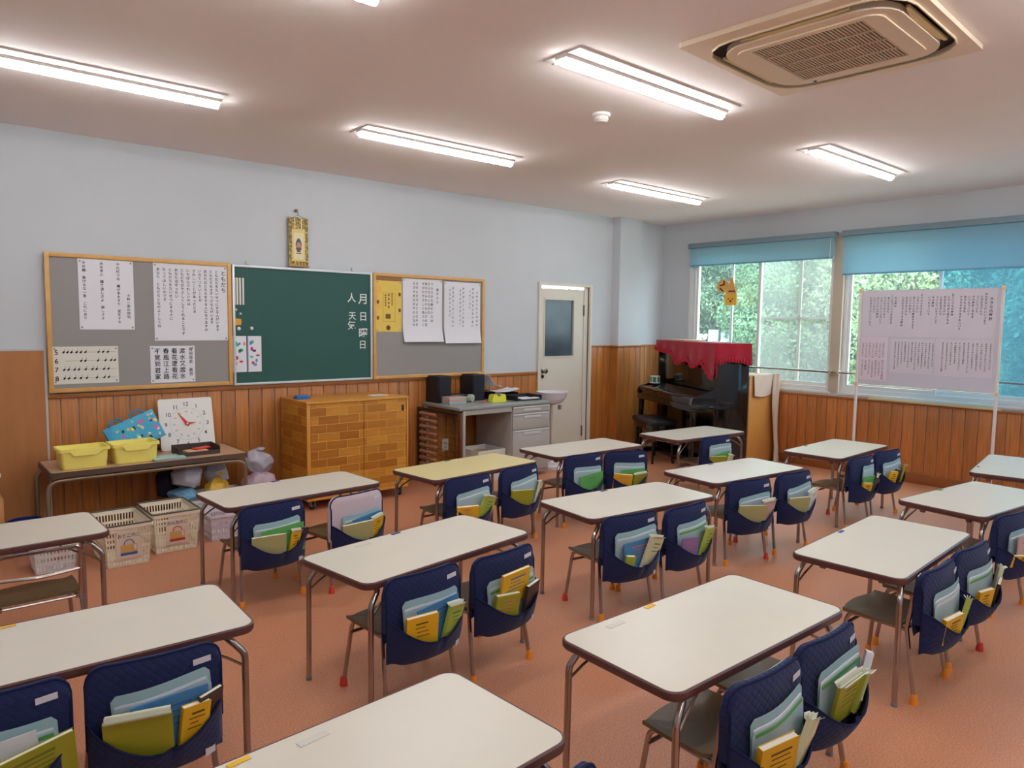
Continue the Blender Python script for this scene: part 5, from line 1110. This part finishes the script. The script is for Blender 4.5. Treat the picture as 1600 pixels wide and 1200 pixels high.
# red cover with ruffles
t = thing('piano_cover', (6.05, 4.0, PH+.0015), PR, 'crimson velvet piano cover with ruffled hem draped over the piano top', 'cloth')
rv = mat('crimson_velvet', (162, 22, 44), rough=.75, spec=.25, noise=.08, nscale=14); rv.node_tree.nodes['Principled BSDF'].inputs['Sheen Weight'].default_value = .15
a = M(); a.bb(-.018, PL+.018, -PD-.012, .018, 0, .005, bev=.002); a.build('top_panel', rv, t)
knots = [(0, .09), (.16, .12), (.30, .13), (.42, .24), (.55, .19), (.68, .25), (.80, .20), (.93, .33), (1.0, .34)]
def lerpk(s_, K):
    for (a0, b0), (a1, b1) in zip(K, K[1:]):
        if s_ <= a1: q = (s_-a0)/(a1-a0); q = q*q*(3-2*q); return b0+(b1-b0)*q
    return K[-1][1]
def frontd(u, v, o=0):  # u from far to near
    d_ = lerpk(u, [(k, max(.03, q-.03)) for k, q in knots]); x = PL+.02-(PL+.04)*u; y = .019+.010*math.sin(u*40)*v+.004*v+.012*max(0, math.sin(u*19))*v; return (x, y+o, .004-d_*v)
def frill(u, v, o=0):
    d_ = lerpk(u, [(k, max(.03, q-.03)) for k, q in knots]); x, y, z = frontd(u, 1); return (x+.003*math.cos(u*210)*v, y+.013*math.sin(u*210)*(.3+.7*v)+.008+o, z-.048*v)
a = M(); a.shell(lambda u, v: frontd(u, v, .0025), lambda u, v: frontd(u, v), 90, 8); a.build('front_drape', rv, t)
a = M(); a.shell(lambda u, v: frill(u, v, .002), lambda u, v: frill(u, v), 420, 3); a.build('ruffle', rv, t)
kd = [(0, .33), (.05, .19), (.35, .165), (.7, .175), (1, .20)]
def endd(u, v, o=0): d_ = lerpk(u, kd)-.03; y = .022-(PD+.03)*u; return (-.019-.006*math.sin(u*14)*v-.006*v-o, y, .004-d_*v)
def endf(u, v, o=0): x, y, z = endd(u, 1); return (x-.013*math.sin(u*75)*(.3+.7*v)-.008-o, y, z-.046*v)
a = M(); a.shell(lambda u, v: endd(u, v, .0025), lambda u, v: endd(u, v), 40, 6); a.build('end_drape', rv, t)
a = M(); a.shell(lambda u, v: endf(u, v, .002), lambda u, v: endf(u, v), 160, 3); a.build('ruffle', rv, t)
o = M(T(6.05, 4.0, PH+.008) @ RZ(PR) @ T(1.0, -.16, 0)); o.bb(-.22, .24, -.12, .12, 0, .012, bev=.002); tag(o.build('flat_board', mat('pale_wood_board', (206, 180, 150), rough=.5)), 'thin pale board lying on the far end of the piano cover', 'board')
o = M(T(6.05, 4.0, PH+.008) @ RZ(PR) @ T(.42, -.2, 0)); o.bb(-.16, .16, -.10, .10, 0, .005, bev=.001); tag(o.build('sheet_music', paper), 'white sheets lying on the near end of the piano cover', 'paper')
t = thing('toy_drum', (6.05, 4.0, 0), PR, 'small green and white striped toy drum on the far end of the keyboard lid', 'drum')
t.location = (Matrix.Translation((6.05, 4.0, 0)) @ RZ(PR) @ Vector((1.20, .10, .797)))[:]
a = M(); a.lathe([(.052, .002), (.052, .078)], 24); a.build('shell', mat('green_toy', (40, 120, 96), rough=.4), t)
a = M()
for z in (.0, .072): a.lathe([(.055, z), (.055, z+.010)], 24)
for k in range(6): a.box((.0525*math.cos(k*PI/3), .0525*math.sin(k*PI/3), .04), (.003, .012, .07), RZ(k*PI/3))
a.build('trim', white_p, t)
t = thing('piano_bench', (6.05, 4.0, 0), PR, 'black padded piano bench tucked under the keyboard', 'bench')
t.location = (Matrix.Translation((6.05, 4.0, 0)) @ RZ(PR) @ Vector((.80, .27, 0)))[:]
a = M(); a.bb(-.27, .27, -.15, .15, .40, .46, bev=.018); a.build('cushion', mat('black_vinyl', (30, 28, 32), rough=.4), t)
a = M(); a.bb(-.25, .25, -.13, .13, .34, .399, bev=.004); a.build('apron', black_lac, t)
for sx in (-1, 1):
    for sy in (-1, 1): a = M(); a.tube([(sx*.22, sy*.10, .34), (sx*.235, sy*.115, .002)], [.018, .013], 10); a.build('leg', black_lac, t)
# wooden cabinet and cloth next to the piano
t = thing('side_cabinet', (6.935, 4.15, 0), 0, 'orange-brown plywood cabinet between the piano and the windows', 'cabinet')
ply = mat('orange_plywood', (206, 142, 70), rough=.45, noise=.05, nscale=3, stretch=(5, 5, 1))
a = M(); a.bb(-.275, .27, -.15, .15, .02, .925, bev=.003); a.build('body', ply, t)
a = M(); a.bb(-.28, .275, -.156, .155, .926, .94, bev=.003); a.build('top', ply, t)
a = M(); a.bb(-.26, .26, -.135, .14, .001, .0195); a.build('plinth', dark_brown, t)
t = thing('draped_cloth', (6.935, 3.99, 0), 0, 'pale beige cloth draped over the plywood cabinet, trailing to the floor', 'cloth')
cl = mat('beige_cotton', (212, 190, 172), rough=.9, spec=.1, noise=.04, nscale=10)
a = M()
a.shell(lambda u, v: (-.22+.48*u, -.004+.16*(1-v), .946+.004*math.sin(9*u)), lambda u, v: (-.22+.48*u, -.004+.16*(1-v), .943+.004*math.sin(9*u)), 10, 5); a.build('top_fold', cl, t)
a = M()
a.shell(lambda u, v: (-.225+.40*u+.01*v, -.006-.012*math.sin(3*u+1)*v-.004, .944-(.21+.015*math.sin(4*u))*v), lambda u, v: (-.225+.40*u+.01*v, -.003-.012*math.sin(3*u+1)*v-.004, .944-(.21+.015*math.sin(4*u))*v), 14, 8); a.build('front_flap', cl, t)
def tail(u, v, o=0):
    cx = .215-.03*math.sin(PI*min(1, v*1.2)); w_ = .055+.035*math.sin(v*5+.5)*.5+.02*v; x = cx+(2*u-1)*w_; return (min(x, .30), -.010-.05*math.sin(PI*v)*0-.035*v-.010*math.sin(u*9+v*3)-o, .946-.943*v)
a = M(); a.shell(lambda u, v: tail(u, v, .003), lambda u, v: tail(u, v), 14, 24); a.build('trailing_end', cl, t)

# ================================================================== POSTER STAND
SX = 6.80; SY0, SY1 = 1.86, 2.985
t = thing('poster_stand', (SX, (SY0+SY1)/2, 0), 0, 'white tube stand carrying a pale panel of song sheets before the windows', 'stand')
hw = (SY1-SY0)/2; st = mat('white_tube', (224, 214, 208), rough=.4)
for s_ in (-1, 1):
    a = M(); a.tube([(0, s_*hw, .05), (0, s_*hw, 1.80)], .0125, 10); a.build('pole', st, t)
    a = M(); a.tube([(-.22, s_*hw, .045), (.22, s_*hw, .045)], .0125, 10); f_ = a.build('foot', st, t)
    for q in (-.21, .21): a = M(); a.cyl((q, s_*hw, .018), .0175, .014, 14, RX(PI/2)); a.build('wheel', grey_steel, f_)
a = M(); a.tube([(.005, -hw, .925), (.005, hw, .925)], .006, 8); a.build('crossbar', st, t)
a = M(); a.bb(.002, .008, -hw+.013, hw-.013, .935, 1.79); pn = a.build('panel', mat('lavender_white_panel', (196, 194, 208), rough=.6), t, smooth=False)
for y, z in ((-hw, 1.79), (hw, .93), (-hw, .93), (hw, 1.79)): a = M(); a.box((0, y, z), (.028, .028, .035), bev=.004); a.build('corner_joint', mat('buff_joint', (222, 190, 150), rough=.5), t)
sheet_m = mat('pinkish_white_sheet', (206, 200, 212), rough=.7); sheet_p = mat('pink_sheet', (214, 200, 214), rough=.7)
def stand_sheet(name, y0, y1, z0, z1, mm, lab, cols, size, title=None):
    """y1 is the left edge seen from the room"""
    r = thing(name, (SX+.0010, (y0+y1)/2, z0), 0, lab, 'poster', 'song sheets on the poster stand'); h = z1-z0; hy = (y1-y0)/2
    a = M(); a.bb(-.0018, .0, -hy, hy, 0, h); a.build('sheet', mm, r, smooth=False)
    a = M(); columns(a, T(-.0026, 0, 0) @ SIDE, [(x, h-q, s) for x, q, s in cols], size); a.build('writing', ink, r, smooth=False)
    if title: a = M(); columns(a, T(-.0026, 0, 0) @ SIDE, [(title[0], h-title[1], title[2])], size*1.35); a.build('title', ink, r, smooth=False)
q_ = []
W0 = ['おおきなとけい', 'ふるいとけい', 'いつもうごいて', 'ときをきざんで', 'おじいさんの時計', 'あさもよるも', 'うごいていた', 'とけいのおと', 'チクタクチクタク', 'その時計']
for i in range(31):
    if i in (7, 15, 22): continue
    s = W0[(i*3) % 10]+('' if i % 3 else W0[(i*7+2) % 10][:4]); q_.append((.455-.0305*i, .055+(0 if i % 8 else -.02), s))
stand_sheet('lyrics_sheet', 1.90, 2.965, 1.375, 1.785, sheet_m, 'wide song sheet about a clock across the top of the poster stand', q_, .0240, (.495, .07, '大きな古時計'))
q2 = [(.085-.03*i, .05+.01*(i % 2), W0[(i*5+1) % 10]+'　'+W0[(i*3+4) % 10]) for i in range(7)]
stand_sheet('lyrics_sheet', 2.725, 2.968, .975, 1.37, sheet_p, 'narrow pink-tinged sheet at the lower left of the poster stand', q2, .0225)
q3 = [(.17-.028*i, .03, W0[(i*7+3) % 10]+W0[(i*3+1) % 10][:5+(i % 3)]) for i in range(12)]
stand_sheet('lyrics_sheet', 2.345, 2.70, 1.055, 1.36, sheet_m, 'faint small-print sheet in the lower middle of the poster stand', q3, .0175)
stand_sheet('lyrics_sheet', 1.90, 2.335, 1.05, 1.368, sheet_m, 'faint small-print sheet at the lower right of the poster stand', [(x*1.15, q, s) for x, q, s in q3], .018)

# ================================================================== OUTSIDE
m = M(); m.bb(XW+TW+.01, 30, -16, 24, -.35, -.25); struct(m.build('ground_outside', mat('pale_gravel', (150, 156, 140), rough=.9, noise=.2, nscale=3), smooth=False))
def leaf_mat(n, rgb):
    m_ = translucent(n, rgb, .3); t_ = m_.node_tree; b = t_.nodes['Principled BSDF']
    oi = t_.nodes.new('ShaderNodeTexCoord'); nz = t_.nodes.new('ShaderNodeTexNoise'); nz.inputs['Scale'].default_value = 2.5; nz.inputs['Detail'].default_value = 5; t_.links.new(oi.outputs['Object'], nz.inputs[0])
    c = t_.nodes.new('ShaderNodeValToRGB'); c.color_ramp.elements[0].position = .35; c.color_ramp.elements[1].position = .65; c.color_ramp.elements[0].color = lin(shade(rgb, .72)); c.color_ramp.elements[1].color = lin(shade(rgb, 1.2)); t_.links.new(nz.outputs[0], c.inputs[0]); t_.links.new(c.outputs[0], b.inputs[0]); b.inputs['Roughness'].default_value = .5
    return m_
lm = [leaf_mat('leaf_green', (108, 142, 104)), leaf_mat('leaf_yellow_green', (142, 164, 118)), leaf_mat('leaf_deep', (84, 120, 94))]
bark = mat('bark', (92, 76, 62), rough=.9, noise=.2, nscale=10)
def crown_mesh(seed, n, R, zc, zr):
    rr = random.Random(seed); a = M(); cl_ = []
    for _ in range(34):
        d = Vector((rr.gauss(0, 1), rr.gauss(0, 1), rr.gauss(0, 1))).normalized(); k = rr.uniform(.35, .95); cl_.append((Vector((d.x*R*k, d.y*R*k, zc+d.z*zr*k)), rr.uniform(.28, .5)*R))
    vs, fs = [], []
    for i in range(n):
        c, r_ = rr.choice(cl_); d = Vector((rr.gauss(0, 1), rr.gauss(0, 1), rr.gauss(0, 1))).normalized(); p = c+d*r_*rr.uniform(.75, 1.05)
        if p.z < .05: continue
        u = Vector((rr.gauss(0, 1), rr.gauss(0, 1), rr.gauss(0, 1))).normalized(); w_ = u.cross(d+u.yxz*.3).normalized() if True else u; s = rr.uniform(.020, .044)
        k = len(vs); vs += [p-u*s, p+w_*s*.45, p+u*s, p-w_*s*.45]; fs.append((k, k+1, k+2, k+3))
    a.raw(vs, fs); return a
crowns = []
for sd in (1, 2, 3):
    a = crown_mesh(sd, 70000, 1.25, 1.55, 1.55); crowns.append(a)
def tree(i, x, y, z, sc, sz, mi, lab, name='garden_tree'):
    t = thing(name, (x, y, -.25), rnd.uniform(0, 6), lab, 'tree', 'leafy trees outside the windows'); t.scale = (sc, sc, sz)
    src = proto_cr[i]; o = bpy.data.objects.new('crown', src.copy() if src.users else src); o.data.materials.clear(); o.data.materials.append(lm[mi]); COL.objects.link(o); o.parent = t
    a = M(); a.tube([(0, 0, 0), (.05, 0, .7), (0, .04, 1.5), (.2, 0, 2.2)], [.11, .09, .07, .03], 8); a.tube([(0, .02, 1.0), (-.3, .1, 1.7), (-.5, .1, 2.2)], [.06, .04, .02], 6); a.build('trunk', bark, t)
proto_cr = []
for a in crowns:
    o = a.build('crown', lm[0], None, smooth=False, recalc=False); me = o.data; bpy.data.objects.remove(o); me.use_fake_user = False; proto_cr.append(me)
TR = [(0, 12.0, 9.6, 1.2, 1.2, 0, 'tree outside, leftmost behind the piano'), (1, 13.2, 8.1, 1.25, 1.35, 2, 'deep green tree outside, behind the window ornament'),
      (2, 12.2, 6.6, 1.1, 1.15, 0, 'tree outside, behind the middle of the left window'), (0, 13.2, 5.4, 1.35, 1.35, 1, 'pale tree outside, behind the right of the left window'),
      (1, 12.0, 4.2, 1.1, 1.2, 1, 'pale tree outside, behind the window post'), (2, 13.4, 3.4, 1.4, 1.4, 0, 'tree outside, just left behind the poster stand'),
      (0, 12.3, 2.1, 1.2, 1.2, 2, 'deep green tree outside, right behind the poster stand'), (1, 13.2, .6, 1.4, 1.3, 0, 'tree outside, by the right edge of the picture'),
      (2, 15.6, 10.6, 1.7, 1.6, 2, 'far tree outside, left behind the others'), (0, 16, 7.2, 1.8, 1.8, 2, 'far deep green tree outside, second from the left'), (1, 16.2, 4.4, 1.8, 1.75, 0, 'far tree outside, behind the window post'), (2, 16.2, 1.6, 1.8, 1.8, 2, 'far tree outside, behind the poster stand')]
for a in TR: tree(a[0], a[1], a[2], 0, a[3], a[4], a[5], a[6])
# pink azalea and white garden fence
t = thing('flowering_shrub', (10.4, 7.15, -.25), 0, 'low shrub with pink flowers outside the left window', 'shrub')
a = crown_mesh(9, 9000, .62, .75, .6); a.build('foliage', lm[2], t, smooth=False, recalc=False)
rr = random.Random(4); a = M()
for k in range(70):
    d = Vector((rr.gauss(0, 1)-.6, rr.gauss(0, 1), abs(rr.gauss(0, 1)))).normalized(); p = Vector((d.x*.62, d.y*.62, .9+d.z*.62)); a.lathe([(.002, 0), (.035, .018), (.040, .022)], 6, T(*p) @ RY(-1.2))
a.build('flowers', mat('pink_petals', (236, 190, 208), rough=.7), t)
t = thing('garden_fence', (11.6, 7.35, -.25), 0, 'short white picket fence outside the left window', 'fence'); pf = mat('white_fence_paint', (150, 156, 158), rough=.6)
for k in range(4): a = M(); a.bb(-.02, .02, -.52+k*.27, -.52+k*.27+.22, 0, 1.62, bev=.01); a.build('picket', pf, t)
a = M(); a.bb(.0205, .05, -.54, .54, 1.2, 1.28); a.bb(.0205, .05, -.54, .54, .4, .48); a.build('rail', pf, t)
